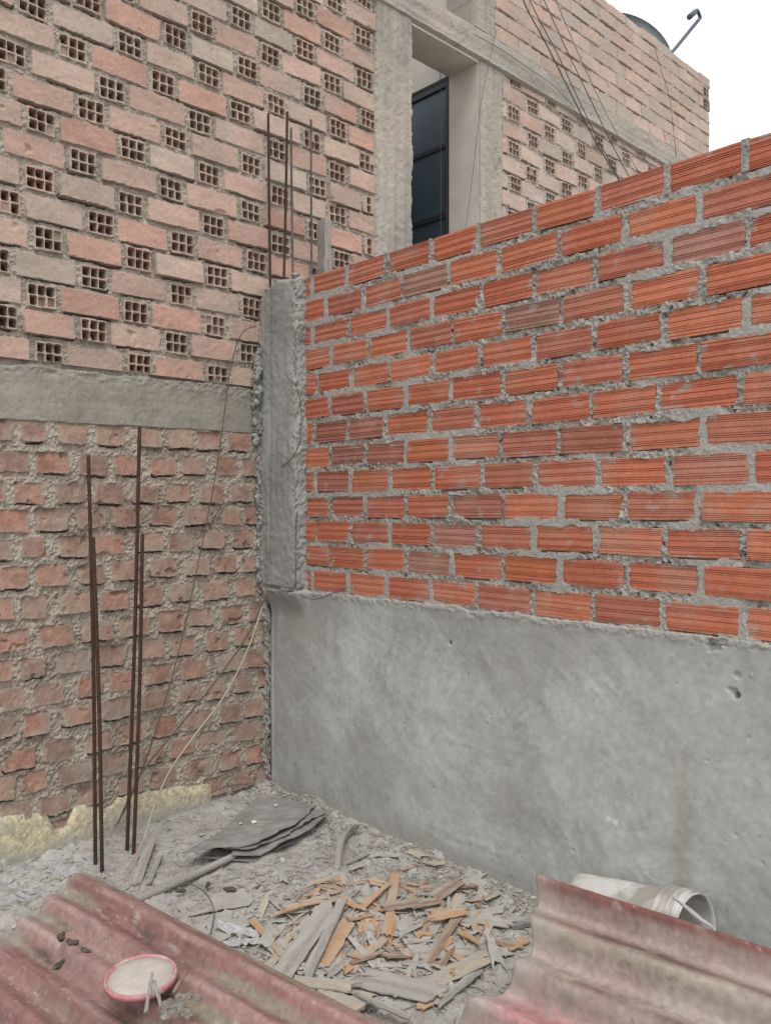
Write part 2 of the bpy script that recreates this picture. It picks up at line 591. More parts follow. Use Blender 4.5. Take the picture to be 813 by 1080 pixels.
# ---- b. the concrete ring beam --------------------------------------------------------------------------------
S = axis(-2.9, -1.32, 0.03, 0.25, 0.006, 0.03)
Z = np.arange(1.640, 1.885, 0.0045)
s, z = np.meshgrid(S, Z)
H = 0.003 + 0.0020 * fbm(s, z, 5, 21, 3) + 0.0008 * fbm(s, z, 60, 22, 2)
edge_t = 1.852 + 0.022 * (s + 0.6) * 0.5 + 0.010 * fbm(s, z * 0, 9, 23, 4)
edge_b = 1.652 + 0.012 * (s + 0.6) + 0.004 * fbm(s, z * 0, 7, 24, 4)
H -= 0.018 * sst(0, 0.008, z - edge_t) + 0.03 * sst(0, 0.005, edge_b - z)
H -= 0.000 * sst(0.0, 1.0, 1 - np.abs(z - 1.805 - 0.016 * fbm(s, z * 0, 7, 25, 4)) / 0.003) * (fbm(s, z * 0, 5, 26) > 0.1)
H += 0.006 * fbm(s, z, 40, 29, 3) * sst(1.80, 1.84, z)
C = np.ones(s.shape + (3,)) * arr((0.262, 0.246, 0.214)) * (1 + 0.13 * fbm(s, z, 5, 27)[..., None] + 0.12 * fbm(s, z, 30, 37, 4)[..., None] + 0.08 * fbm(s * 0.3, z * 4, 22, 28)[..., None])
wall_obj('concrete_beam', S, Z, H, C, M_CON, building)


# ---- c. hollow bricks: stretchers alternate with perforated headers -------------------------------------------
def hollow_wall(name, s0, s1, sf0, sf1, z0, z1, rows, period, fine, mort, cols, seed, pitch=0.1087, zfine=None, tilt_amt=0.004,
                gap=0.021, hole_depth=0.15, step_chance=0.35, mbase=-0.007, parent=None):
    S = axis(s0, sf0, sf1, s1, fine, 0.0075)
    Z = np.arange(z0, z1, zfine or fine)
    s, z = np.meshgrid(S, Z)
    H = mbase + 0.005 * fbm(s, z, 14, seed, 3) + 0.0035 * fbm(s, z, 55, seed + 1, 2) + 0.0025 * fbm(s, z, 130, seed + 5, 1)
    C = np.ones(s.shape + (3,)) * mort * (1 + 0.15 * fbm(s, z, 7, seed + 2)[..., None] + 0.12 * fbm(s, z, 70, seed + 3, 2)[..., None])
    k = 0
    for zr, heads in rows:
        heads = sorted(heads)
        while heads[0] > s0:
            heads.insert(0, heads[0] - period)
        while heads[-1] < s1:
            heads.append(heads[-1] + period)
        items = []
        for i, h in enumerate(heads):
            items.append(('h', h - 0.054, h + 0.054))
            if i < len(heads) - 1:
                items.append(('s', h + 0.054 + gap, heads[i + 1] - 0.054 - gap))
        for kind, a, b in items:
            k += 1
            if b < s0 + 0.02 or a > s1 - 0.02 or b - a < 0.02:
                continue
            a, b = max(a, s0 + 0.002), min(b, s1 - 0.002)
            rg = random.Random(seed * 1000 + k)
            zz = zr + rg.uniform(-0.003, 0.003)
            hh = rg.uniform(0.089, 0.096)
            c = arr(rg.choices(cols[0], cols[1])[0]) * rg.uniform(0.88, 1.12)
            if kind == 'h':
                c = c * 0.45 + arr((0.385, 0.300, 0.245)) * 0.55
            sd = seed + k
            base = rg.uniform(-0.002, 0.003) + (rg.uniform(0.003, 0.009) if rg.random() < step_chance else 0)
            tv, tu = rg.uniform(0.0, tilt_amt), rg.uniform(-tilt_amt, tilt_amt)
            dust = rg.uniform(0.0, 0.45)

            def hf(s_, z_, u, v, d, base=base, tv=tv, tu=tu, sd=sd):
                return base - tv * v + tu * u + 0.001 * fbm(s_, z_, 50, sd, 2) - 0.010 * sst(0.85, 1.3, fbm(s_, z_, 14, sd + 9, 3))

            def cf(s_, z_, u, v, d, c=c, dust=dust, sd=sd):
                q = c * (1 + 0.12 * fbm(s_, z_ * 2.5, 9, sd + 3, 3)[..., None] + 0.08 * fbm(s_, z_, 90, sd + 4, 2)[..., None])
                e = dust * np.clip(0.35 + 1.1 * fbm(s_, z_, 8, sd + 6), 0, 1) + 0.35 * sst(-0.010, 0, d)
                return mixc(q, mort * 1.03, np.clip(e, 0, 0.7))
            # mortar left standing beside the brick
            stamp(S, Z, H, C, a, b, zz - hh / 2, zz + hh / 2, hf, cf, 0.004, 0.0026 if kind == 's' else 0.0030, sd, rg.uniform(-0.014, 0.014),
                  sharp=fine * 0.8, gap=(rg.uniform(-0.3, 0.3), rg.uniform(0.5, 1.0), rg.uniform(0.0035, 0.007), 0.036) if rg.random() < (0.7 if kind == 's' else 0.4) else None)
            if kind == 'h':
                cx, cz = (a + b) / 2, zz
                fill = rg.random()
                for iu in (-1, 0, 1):
                    for iv in (-0.53, 0.53):
                        if fill < 0.05 or rg.random() < 0.08:
                            dp = rg.uniform(0.004, 0.05)
                        else:
                            dp = hole_depth
                        hx, hz = cx + iu * 0.0335 + rg.uniform(-0.001, 0.001), cz + iv * 0.039 + rg.uniform(-0.001, 0.001)
                        if hx - 0.014 < a or hx + 0.014 > b:
                            continue

                        def hh_(s_, z_, u, v, d, dp=dp):
                            return np.full(s_.shape, -dp)

                        def hc_(s_, z_, u, v, d, c=c):
                            return np.ones(s_.shape + (3,)) * c * 0.8
                        stamp(S, Z, H, C, hx - 0.0128, hx + 0.0128, hz - 0.0158, hz + 0.0158, hh_, hc_, 0.004, 0.0008, sd + iu, sharp=fine * 0.6)
    return wall_obj(name, S, Z, H, C, M_HOL, parent or building, depth=0.17, open_at=-0.115)


HEADS = [
    (1.904, [1.295, 1.671, 2.047]), (2.020, [1.124, 1.469, 1.839, 2.216]), (2.123, [1.266, 1.651, 2.034]),
    (2.232, [1.476, 1.866, 2.230]), (2.340, [1.292, 1.666, 2.046]), (2.451, [1.135, 1.504, 1.872, 2.253]),
    (2.563, [1.261, 1.633, 2.026, 2.394, 2.776]), (2.673, [1.431, 1.817, 2.221, 2.61, 2.985]), (2.786, [1.268, 1.641, 2.002, 2.388, 2.748]),
    (2.892, [1.465, 1.841, 2.228, 2.617, 2.974]), (3.003, [1.157, 1.551, 1.958, 2.370, 2.748]), (3.110, [1.392, 1.780, 2.165, 2.583, 2.961]),
    (3.217, [1.236, 1.632, 2.003, 2.370, 2.749]), (3.324, [1.452, 1.842, 2.203, 2.587, 2.951]), (3.431, [1.215, 1.597, 1.967, 2.333, 2.712]),
    (3.534, [1.43, 1.80, 2.171, 2.541, 2.933]), (3.636, [1.22, 1.59, 1.96, 2.339, 2.713]), (3.740, [1.43, 1.80, 2.17, 2.541, 2.918]),
    (3.845, [1.22, 1.59, 1.96, 2.35, 2.73]), (3.945, [1.43, 1.80, 2.17, 2.55, 2.93]),
]
HROWS = [(zz, [q - 2.3294 for q in l]) for zz, l in HEADS]
MORT_U = arr((0.325, 0.288, 0.242))
COLS_U = ([(0.412, 0.285, 0.232), (0.402, 0.300, 0.245), (0.355, 0.292, 0.236), (0.41, 0.255, 0.200), (0.395, 0.315, 0.260)], [6, 5, 1.3, 3, 1.5])
hollow_wall('hollow_brick_wall', -2.9, 0.675, -1.3, 0.675, 1.872, 3.965, HROWS, 0.378, 0.0032, MORT_U, COLS_U, 31)

# ---- d. columns and beams of the house ------------------------------------------------------------------------
CON = arr((0.32, 0.30, 0.265))


def concrete_face(name, x0, x1, z0, z1, proud, fine, seed, col, ragged=0.0, vertical=True, depth=0.2, parent=None, yoff=0.0):
    S = np.arange(x0, x1 + fine * 0.5, fine)
    Z = np.arange(z0, z1 + fine * 0.5, fine)
    s, z = np.meshgrid(S, Z)
    a, b = (s, z) if vertical else (z, s)
    H = proud + 0.003 * fbm(s, z, 6, seed) + 0.0025 * fbm(s, z, 40, seed + 1, 3)
    # board marks
    st = fbm(a * 1.0, b * 0.06, 30, seed + 2, 2)
    H += 0.002 * st - 0.008 * sst(0.9, 1.25, fbm(s, z, 12, seed + 3))
    if ragged:
        e = np.minimum(a - a.min(), a.max() - a)
        H -= (proud + 0.004) * sst(0, 1, 1 - e / (ragged * (0.7 + 0.9 * fbm(b, b * 0, 13, seed + 4, 4) + 0.4 * fbm(b, a * 0, 60, seed + 5, 2))).clip(0.002))
    C = np.ones(s.shape + (3,)) * col * (1 + 0.12 * fbm(s, z, 4, seed + 6)[..., None] + 0.10 * fbm(a * 1.0, b * 0.12, 14, seed + 7)[..., None])
    C = mixc(C, col * 0.72, np.clip(fbm(a, b * 0.3, 5, seed + 8) - 0.35, 0, 0.6))
    C = C * (1 + (0.16 * fbm(a, b * 0.05, 42, seed + 9, 3))[..., None])
    C = mixc(C, col * 0.35, np.clip(sst(0.86, 1.0, 1 - np.abs(fbm(a + 0.02 * fbm(a, b, 8, seed + 10), b * 0.22, 7, seed + 11, 2)) * 3.0) * sst(0.1, 0.5, fbm(a, b, 2.5, seed + 13, 2)) * 0.7, 0, 1))
    C = mixc(C, arr((0.40, 0.34, 0.28)), np.clip(fbm(s, z, 3, seed + 12) * 0.9, 0, 0.5))
    return wall_obj(name, S, Z, H, C, M_CON, parent or building, yoff=yoff, depth=depth)


concrete_face('concrete_column', 0.668, 0.945, 1.0, 3.966, 0.012, 0.007, 61, CON, 0.016, depth=0.232)
concrete_face('concrete_column', 1.517, 1.735, 2.2, 3.966, 0.008, 0.007, 67, CON * 0.95, 0.008, depth=0.232)
concrete_face('concrete_column', 1.457, 1.665, 4.147, 4.75, 0.010, 0.010, 68, CON * 0.8, 0.010, depth=0.2)
concrete_face('lintel_beam', -2.9, 4.535, 3.966, 4.147, 0.022, 0.011, 73, CON * 1.0, 0.004, vertical=False, depth=0.25)

MORT_B = arr((0.36, 0.315, 0.27))
COLS_B = ([(0.43, 0.325, 0.268), (0.41, 0.335, 0.282), (0.43, 0.305, 0.248)], [4, 3, 2])
rowsB = []
for i in range(17):
    zr = 2.24 + 0.1083 * i
    rowsB.append((zr, [1.86 + (0.19 if i % 2 else 0.0) + 0.01 * math.sin(i * 2.1)]))
hollow_wall('hollow_brick_wall', 1.735, 4.535, 1.735, 4.535, 2.2, 3.966, rowsB, 0.380, 0.0046, MORT_B, COLS_B, 83, zfine=0.0042, tilt_amt=0.005,
            gap=0.018, step_chance=0.12, mbase=-0.003)

# the parapet storey above the beam, all stretchers
def stretcher_wall(name, x0, x1, z0, z1, fine, seed):
    S = np.arange(x0, x1, fine)
    Z = np.arange(z0, z1, 0.006)
    s, z = np.meshgrid(S, Z)
    H = -0.006 + 0.004 * fbm(s, z, 16, seed) + 0.004 * fbm(s, z, 60, seed + 1, 2)
    C = np.ones(s.shape + (3,)) * MORT_B * 0.92 * (1 + 0.14 * fbm(s, z, 7, seed + 2)[..., None])
    k = 0
    for r in range(8):
        zr = z0 + 0.045 + r * 0.0985
        x = x0 - (0.115 if r % 2 else 0.0)
        while x < x1:
            k += 1
            rg = random.Random(seed * 77 + k)
            wd = 0.232
            c = arr(rg.choices(COLS_B[0], COLS_B[1])[0]) * rg.uniform(0.93, 1.12)
            base, tv, tu = rg.uniform(-0.003, 0.004), rg.uniform(0, 0.002), rg.uniform(-0.004, 0.004)
            a, b = x + 0.006, x + wd - 0.003

            def hf(s_, z_, u, v, d, base=base, tv=tv, tu=tu, sd=k):
                return base - tv * v + tu * u + 0.001 * fbm(s_, z_, 50, sd, 2)

            def cf(s_, z_, u, v, d, c=c, sd=k):
                q = c * (1 + 0.10 * fbm(s_, z_ * 2, 9, sd + 3, 3)[..., None])
                return mixc(q, MORT_B, np.clip(0.25 + fbm(s_, z_, 7, sd + 6), 0, 0.5))
            if b > x0 + 0.01 and a < x1 - 0.01:
                stamp(S, Z, H, C, max(a, x0 + 0.002), min(b, x1 - 0.002), zr - 0.0455, zr + 0.0455 + rg.uniform(-.002, .002), hf, cf, 0.004, 0.003, k, rg.uniform(-0.015, 0.015), sharp=0.006)
                if rg.random() < 0.5:
                    gl = wd * rg.uniform(0.4, 0.9)
                    stamp(S, Z, H, C, max(x0 + .002, (a + b) / 2 - gl / 2), min(x1 - .002, (a + b) / 2 + gl / 2), zr - 0.0515, zr - 0.0455,
                          lambda s_, z_, u, v, d: np.full(s_.shape, -0.03),
                          lambda s_, z_, u, v, d: np.ones(s_.shape + (3,)) * MORT_B * 0.8, 0.002, 0.003, k + 3, sharp=0.005)
                if r in (5, 6) and b > x1 - 0.2:      # two perforated ends at the far corner
                    for iu in (-1, 0, 1):
                        for iv in (-0.5, 0.5):
                            hx, hz = x1 - 0.07 + iu * 0.033, zr + iv * 0.038
                            stamp(S, Z, H, C, hx - 0.013, hx + 0.013, hz - 0.014, hz + 0.014,
                                  lambda s_, z_, u, v, d: np.full(s_.shape, -0.07),
                                  lambda s_, z_, u, v, d: np.ones(s_.shape + (3,)) * 0.25, 0.003, 0.001, k, sharp=0.005)
            x += wd
    # uneven top row
    top = z1 - 0.010 - 0.012 * (vn(np.floor(s / 0.232 + 0.3), s * 0, seed + 3) > 0.55)
    H[z > top] = -0.09
    return wall_obj(name, S, Z, H, C, M_HOL, building, depth=0.1)


stretcher_wall('parapet_wall', 1.667, 4.535, 4.147, 4.925, 0.0085, 97)
stretcher_wall('parapet_wall', -2.9, 1.15, 4.147, 4.925, 0.03, 98)

# massing behind the skins (open light well between x=0.93 and 1.53)
boxes('building_core', [(-2.88, 0.92, 0.75, 2.9, -0.05, 4.12), (1.86, 4.53, 0.75, 2.9, -0.05, 4.12),
                        (0.93, 1.85, 1.6, 2.9, -0.05, 4.12),
                        (-2.88, -2.80, 0.17, 0.75, 0.0, 4.0), (4.40, 4.53, 0.17, 0.75, 0.0, 4.0), (0.86, 0.925, 0.17, 0.75, 0.0, 3.96),
                        (-2.88, 0.92, 0.03, 0.74, 4.02, 4.12), (1.86, 4.53, 0.03, 0.74, 4.02, 4.12), (-2.88, 0.9, 0.10, 0.16, -0.05, 1.86),
                        (1.70, 4.53, 0.085, 0.20, 4.13, 4.90), (-2.88, 1.14, 0.085, 0.20, 4.13, 4.90)], M_CORE, building)
# side wall of the light well: pale render, with the navy door set in it
boxes('light_well_wall', [(1.517, 1.855, 0.234, 1.6, 3.965, 4.9), (1.517, 1.855, 1.25, 1.6, 1.5, 3.965),
                          (1.56, 1.855, 0.236, 1.25, 1.5, 3.964)], M_PALE, building)
boxes('jamb', [(1.5145, 1.53, 0.004, 0.233, 1.5, 3.9655)], M_PALE, building)
boxes('lintel_soffit', [(0.93, 1.5145, 0.003, 0.235, 3.953, 3.965)], M_PALE, building)
boxes('light_well_floor', [(0.94, 1.55, 0.1, 1.6, 1.35, 1.5)], M_CORE, building)
door = boxes('door', [(1.528, 1.548, 0.24, 1.249, 1.5, 3.93)], M_DOOR, building)
tag(door, 'dark navy metal door with horizontal rails')
boxes('door_frame', [(1.5135, 1.55, 0.236, 0.262, 1.5, 3.935), (1.5135, 1.55, 0.262, 1.25, 3.905, 3.935)], M_FRAME, door)
boxes('door_rail', [(1.519, 1.53, 0.262, 1.249, 3.535, 3.56)], M_FRAME, door)
boxes('door_rail', [(1.519, 1.53, 0.262, 1.249, 3.105, 3.135)], M_FRAME, door)

# the straw-yellow plaster skirting along the foot of the old wall
def yellow_strip():
    S = axis(-2.9, -1.5, -0.325, -0.325, 0.0033, 0.01)
    V = np.linspace(0, 1, 54)
    s, v = np.meshgrid(S, V)
    top = 0.165 + (s + 1.22) * -0.075 + 0.010 * fbm(s, s * 0, 6, 201, 4) + 0.007 * fbm(s, s * 0, 40, 202, 3)
    top -= 0.075 * np.exp(-((s + 1.00) / 0.045) ** 4)                 # a brick shows through here
    top -= 0.035 * np.exp(-((s + 0.82) / 0.05) ** 2)
    end = sst(0, 0.03, -0.325 - s)
    z = -0.05 + (top + 0.05) * v
    th = 0.013 * (1 - v ** 8) * end + 0.0016 * fbm(s, z, 60, 203, 3) * end + 0.010 * (1 - v) + 0.004
    P = np.stack([s, -th - 0.002, z], -1)
    col = arr((0.47, 0.42, 0.285)) * (1 + 0.30 * fbm(s, z, 45, 204)[..., None])
    col = mixc(col, arr((0.36, 0.325, 0.255)), np.clip(fbm(s, z, 24, 207) * 1.1 - 0.1, 0, 0.6))
    col = mixc(col, arr((0.60, 0.55, 0.38)), sst(0.2, 0.8, fbm(s, z, 110, 208, 2)) * 0.8)
    col = mixc(col, arr((0.27, 0.235, 0.16)), sst(0.3, 0.9, fbm(s, z, 120, 209, 2)) * 0.7)
    col = mixc(col, arr((0.33, 0.315, 0.28)), np.clip(sst(0.06, 0.0, z + 0.02 * fbm(s, z, 10, 205)) * 0.9 + np.clip(fbm(s, z, 9, 206) - 0.3, 0, 0.4), 0, 0.9))
    P, c2 = skirt(P, col, (0, 0.03, 0))
    return link('yellow_skirting', grid_mesh('yellow_skirting', P, c2), M_OLD, building)


tag(yellow_strip(), 'straw yellow crumbling plaster strip')

# ------------------------------------------------------------------ the red partition wall
part = empty('partition_wall', (0.0, -1.2, 0.0))
tag(part, 'red ribbed brick partition wall on a grey plastered base with concrete corner column', 'wall')
ZT, PITCH, BH = 1.32 + 1.0135, 0.1078, 0.0865
J = {1: [0.319, 0.552, 0.789, 1.032, 1.263, 1.512, 1.756, 1.991, 2.22], 2: [0.416, 0.655, 0.879, 1.123, 1.363, 1.611, 1.851, 2.09],
     3: [0.32, 0.561, 0.802, 1.038, 1.276, 1.512, 1.747, 1.995, 2.228], 4: [0.452, 0.686, 0.915, 1.145, 1.383, 1.617, 1.86, 2.099],
     5: [0.346, 0.579, 0.812, 1.043, 1.28, 1.509, 1.745, 1.982, 2.225], 6: [0.443, 0.667, 0.901, 1.136, 1.376, 1.611, 1.854, 2.09],
     7: [0.329, 0.559, 0.785, 1.023, 1.258, 1.493, 1.731, 1.964, 2.209], 8: [0.443, 0.665, 0.901, 1.134, 1.367, 1.609, 1.858, 2.105],
     9: [0.343, 0.573, 0.813, 1.044, 1.281, 1.517, 1.756, 2.002, 2.243], 10: [0.437, 0.667, 0.898, 1.136, 1.376, 1.62, 1.852, 2.091],
     11: [0.346, 0.579, 0.813, 1.04, 1.266, 1.511, 1.752, 1.985, 2.22], 12: [0.437, 0.673, 0.901, 1.141, 1.38, 1.616, 1.86, 2.101],
     13: [0.321, 0.561, 0.796, 1.033, 1.259, 1.502, 1.74, 1.98, 2.22]}
LEN = 3.6
REDS = [(0.45, 0.150, 0.086), (0.465, 0.165, 0.096), (0.42, 0.136, 0.080), (0.44, 0.170, 0.110), (0.40, 0.148, 0.102)]
SPECIAL = {(2, 3): (0.33, 0.215, 0.18), (4, 5): (0.27, 0.175, 0.145), (3, 8): (0.36, 0.185, 0.155), (8, 1): (0.26, 0.125, 0.105),
           (8, 2): (0.32, 0.13, 0.105), (7, 1): (0.30, 0.12, 0.095), (7, 2): (0.33, 0.145, 0.115), (9, 1): (0.30, 0.13, 0.10),
           (11, 4): (0.36, 0.185, 0.155), (12, 3): (0.27, 0.15, 0.115), (6, 1): (0.33, 0.125, 0.098), (8, 6): (0.29, 0.115, 0.085),
           (10, 4): (0.31, 0.13, 0.098), (8, 3): (0.42, 0.142, 0.068), (7, 3): (0.43, 0.142, 0.070), (9, 2): (0.42, 0.138, 0.068),
           (10, 6): (0.43, 0.15, 0.075), (12, 5): (0.44, 0.135, 0.06)}
bricks = []                                     # (s0, s1, z0, z1, face, row, index)
for r in range(1, 14):
    js = list(J[r])
    while js[-1] < LEN:
        js.append(js[-1] + 0.238)
    edges = [0.262] + js
    for i in range(len(edges) - 1):
        rg = random.Random(r * 100 + i)
        a = edges[i] + (0.009 if i else 0.0) + rg.uniform(-0.002, 0.003)
        b = edges[i + 1] - 0.009 + rg.uniform(-0.003, 0.002)
        zt = ZT - PITCH * (r - 1) + rg.uniform(-0.002, 0.002)
        zb = zt - BH + rg.uniform(-0.002, 0.002)
        bricks.append((a, min(b, LEN), zb, zt, rg.uniform(0.0, 0.006), r, i))


def red_bricks():
    vs_, fs, cols = [], [], []
    for (a, b, zb, zt, face, r, i) in bricks:
        rg = random.Random(r * 1000 + i + 3)
        c = arr(SPECIAL.get((r, i), rg.choice(REDS))) * rg.uniform(0.94, 1.08)
        if (r, i) in SPECIAL:
            c = c * 0.72 + arr((0.42, 0.16, 0.10)) * 0.28
        # the ribbed face: pairs and triples of narrow grooves
        base = [0.06, 0.125, 0.19, 0.42, 0.49, 0.71, 0.78, 0.85]
        if rg.random() < 0.45:
            base = [0.05, 0.115, 0.18, 0.245, 0.44, 0.63, 0.70, 0.77, 0.90]
        if rg.random() < 0.5:
            base = [1 - q for q in base][::-1]
        prof = [(0.0, 0.0)]
        gw = rg.uniform(0.0022, 0.0031) / (zt - zb)
        for q in base:
            q += rg.uniform(-0.008, 0.008)
            dp = rg.uniform(0.0016, 0.0040)
            prof += [(q - gw * 0.6, 0.0), (q - gw * 0.35, -dp), (q + gw * 0.35, -dp), (q + gw * 0.6, 0.0)]
        prof.append((1.0, 0.0))
        prof[0] = (0.0, -0.002)
        prof.insert(1, (0.015, 0.0))
        prof[-1] = (1.0, -0.002)
        prof.insert(-1, (0.985, 0.0))
        prof = sorted(prof, key=lambda t: t[0])
        prof = [(1.0, -0.105)] * 0 + prof
        n = 18 if a < 2.4 else 3
        tl, tv, skew = rg.uniform(-0.004, 0.004), rg.uniform(-0.003, 0.003), rg.uniform(-0.004, 0.004)
        st = len(vs_)
        m_ = len(prof) + 2
        for kx in range(n + 1):
            u = kx / n
            s_ = a + (b - a) * u
            for (t, h) in prof:
                z_ = zb + (zt - zb) * t + skew * (u - 0.5)
                wv = 0.0004 * mnoise.noise(Vector((s_ * 25, z_ * 60, r)))
                hh = face + h + tl * (u - 0.5) + tv * (t - 0.5) + wv
                e = min(u, 1 - u) * (b - a)
                if e < 0.001:
                    hh -= 0.0015
                vs_.append((-hh, -s_, z_ + 0.0009 * mnoise.noise(Vector((s_ * 30, t * 7, r * 3 + i)))))
                f = 1 + 0.11 * mnoise.noise(Vector((s_ * 14, z_ * 22, 5))) + 0.10 * mnoise.noise(Vector((s_ * 60, z_ * 60, 8)))
                dd = max(0.0, min(0.55, 0.9 * mnoise.noise(Vector((s_ * 9, z_ * 9, 2.5))) - 0.05))
                dd *= 0.6
                cc = c * f * (1 - dd) + arr((0.42, 0.30, 0.24)) * dd
                # cement wiped over the face, mostly near the joints
                sm = mnoise.noise(Vector((s_ * 22, z_ * 34, 11.5))) + 0.6 * mnoise.noise(Vector((s_ * 60, z_ * 90, 4.5))) + 0.35 * (abs(t - 0.5) * 2) ** 3 + 0.25 * max(0, 1 - e / 0.03) - 0.62
                sm = max(0.0, min(0.75, sm * 2.2))
                cc = cc * (1 - sm) + arr((0.36, 0.335, 0.30)) * sm
                hh -= 0.0
                cols.append(cc)
            for (t) in (1.0, 0.0):
                vs_.append((0.104, -s_, zb + (zt - zb) * t + skew * (u - 0.5)))
                cols.append(c)
        for kx in range(n):
            for q in range(m_):
                q2 = (q + 1) % m_
                fs.append((st + kx * m_ + q, st + (kx + 1) * m_ + q, st + (kx + 1) * m_ + q2, st + kx * m_ + q2))
        fs.append(tuple(st + q for q in range(m_)))
        fs.append(tuple(st + n * m_ + q for q in range(m_))[::-1])
    me = bpy.data.meshes.new('brickwork')
    me.from_pydata(vs_, [], fs)
    me.update()
    at = me.color_attributes.new('Col', 'FLOAT_COLOR', 'POINT')
    c4 = np.ones((len(vs_), 4), np.float32)
    c4[:, :3] = np.array(cols)
    at.data.foreach_set('color', c4.reshape(-1))
    o = link('brickwork', me, M_RED, part)
    return o


red_bricks()


def red_mortar():
    S = axis(0.245, 0.245, 2.45, LEN, 0.0033, 0.008)
    zlo = 0.93
    Z = np.arange(zlo, ZT + 0.012, 0.0033)
    s, z = np.meshgrid(S, Z)
    D = np.full(s.shape, 1.0)
    for (a, b, zb, zt, face, r, i) in bricks:
        i0, i1 = np.searchsorted(Z, [zb - 0.03, zt + 0.03])
        j0, j1 = np.searchsorted(S, [a - 0.03, b + 0.03])
        if j1 - j0 < 1:
            continue
        ss, zz = s[i0:i1, j0:j1], z[i0:i1, j0:j1]
        qx = np.abs(ss - (a + b) / 2) - (b - a) / 2
        qz = np.abs(zz - (zb + zt) / 2) - (zt - zb) / 2
        d = np.hypot(np.maximum(qx, 0), np.maximum(qz, 0)) + np.minimum(np.maximum(qx, qz), 0)
        D[i0:i1, j0:j1] = np.minimum(D[i0:i1, j0:j1], d)
    big = fbm(s, z, 5, 301, 3)
    H = 0.0010 + 0.0040 * fbm(s, z, 26, 302, 2) + 0.0028 * fbm(s, z, 75, 303, 2) + 0.0024 * fbm(s, z, 150, 330, 1) + 0.003 * big
    # trowelled, flat runs here and there
    flat = sst(0.0, 0.45, fbm(s, z, 7, 304, 2))
    H = H * (1 - flat * 0.75) + 0.004 * flat
    # voids
    H -= 0.018 * sst(0.66, 0.95, fbm(s, z, 50, 305, 3)) * (1 - flat)
    # mortar creeping over the brick edges, hidden further in
    lim = -0.0035 + 0.0042 * fbm(s, z, 18, 306, 3) + 0.003 * fbm(s, z, 70, 307, 2)
    H -= 0.030 * sst(0.0, 0.0045, lim - D)
    # shadow gaps right under some bricks
    for (a, b, zb, zt, face, r, i) in bricks:
        rg = random.Random(r * 333 + i)
        if rg.random() < 0.45 and a < 2.6:
            i0, i1 = np.searchsorted(Z, [zb - 0.007, zb + 0.004])
            gl = (b - a) * rg.uniform(0.3, 0.9)
            c0 = a + rg.random() * (b - a - gl)
            j0, j1 = np.searchsorted(S, [c0, c0 + gl])
            n_ = fbm(s[i0:i1, j0:j1], z[i0:i1, j0:j1] * 0, 20, 310 + i, 3)
            H[i0:i1, j0:j1] -= 0.024 * ((zb - z[i0:i1, j0:j1]) < 0.0035 + 0.004 * n_)
    # top of the wall: only the perpends stick up
    H[(z > ZT - 0.003) & (D > 0.006 + 0.002 * big)] -= 0.0
    col = arr((0.285, 0.276, 0.250))
    C = np.ones(s.shape + (3,)) * col * (1 + 0.16 * fbm(s, z, 8, 311)[..., None] + 0.24 * fbm(s, z, 90, 312, 2)[..., None])
    C = mixc(C, arr((0.345, 0.338, 0.312)), np.clip(flat * 0.6, 0, 1))
    P = np.stack([-H, -s, z], -1)
    perp = np.zeros(s.shape, bool)
    for q in J[1]:
        perp |= np.abs(s - q) < 0.011
    keep_v = ~(((z > ZT - 0.006) & ~perp) | (z > ZT + 0.004))
    keep = keep_v[:-1, :-1] & keep_v[1:, :-1] & keep_v[:-1, 1:] & keep_v[1:, 1:]
    me = grid_mesh('mortar', P, C, False, flip=False, keep=keep)
    o = link('mortar', me, M_MOR, part)
    # the body of the wall, behind the face mortar; perpends run up between the top bricks
    lst = [(0.012, 0.097, -LEN, -0.245, 0.9, ZT - 0.012)]
    for (a, b, zb, zt, face, r, i) in bricks:
        if r == 1:
            rg = random.Random(i + 70)
            lst.append((-0.001, 0.100, -b - 0.0205, -b + 0.002, zb, ZT + rg.uniform(-0.004, 0.008)))
    return boxes('mortar_core', lst, M_CORE2, part)


M_CORE2 = mat_two('mortar_core', (0.23, 0.225, 0.21), (0.36, 0.355, 0.335), 60, 0.95, bscale=150, bstr=0.8, bdist=0.01)
red_mortar()


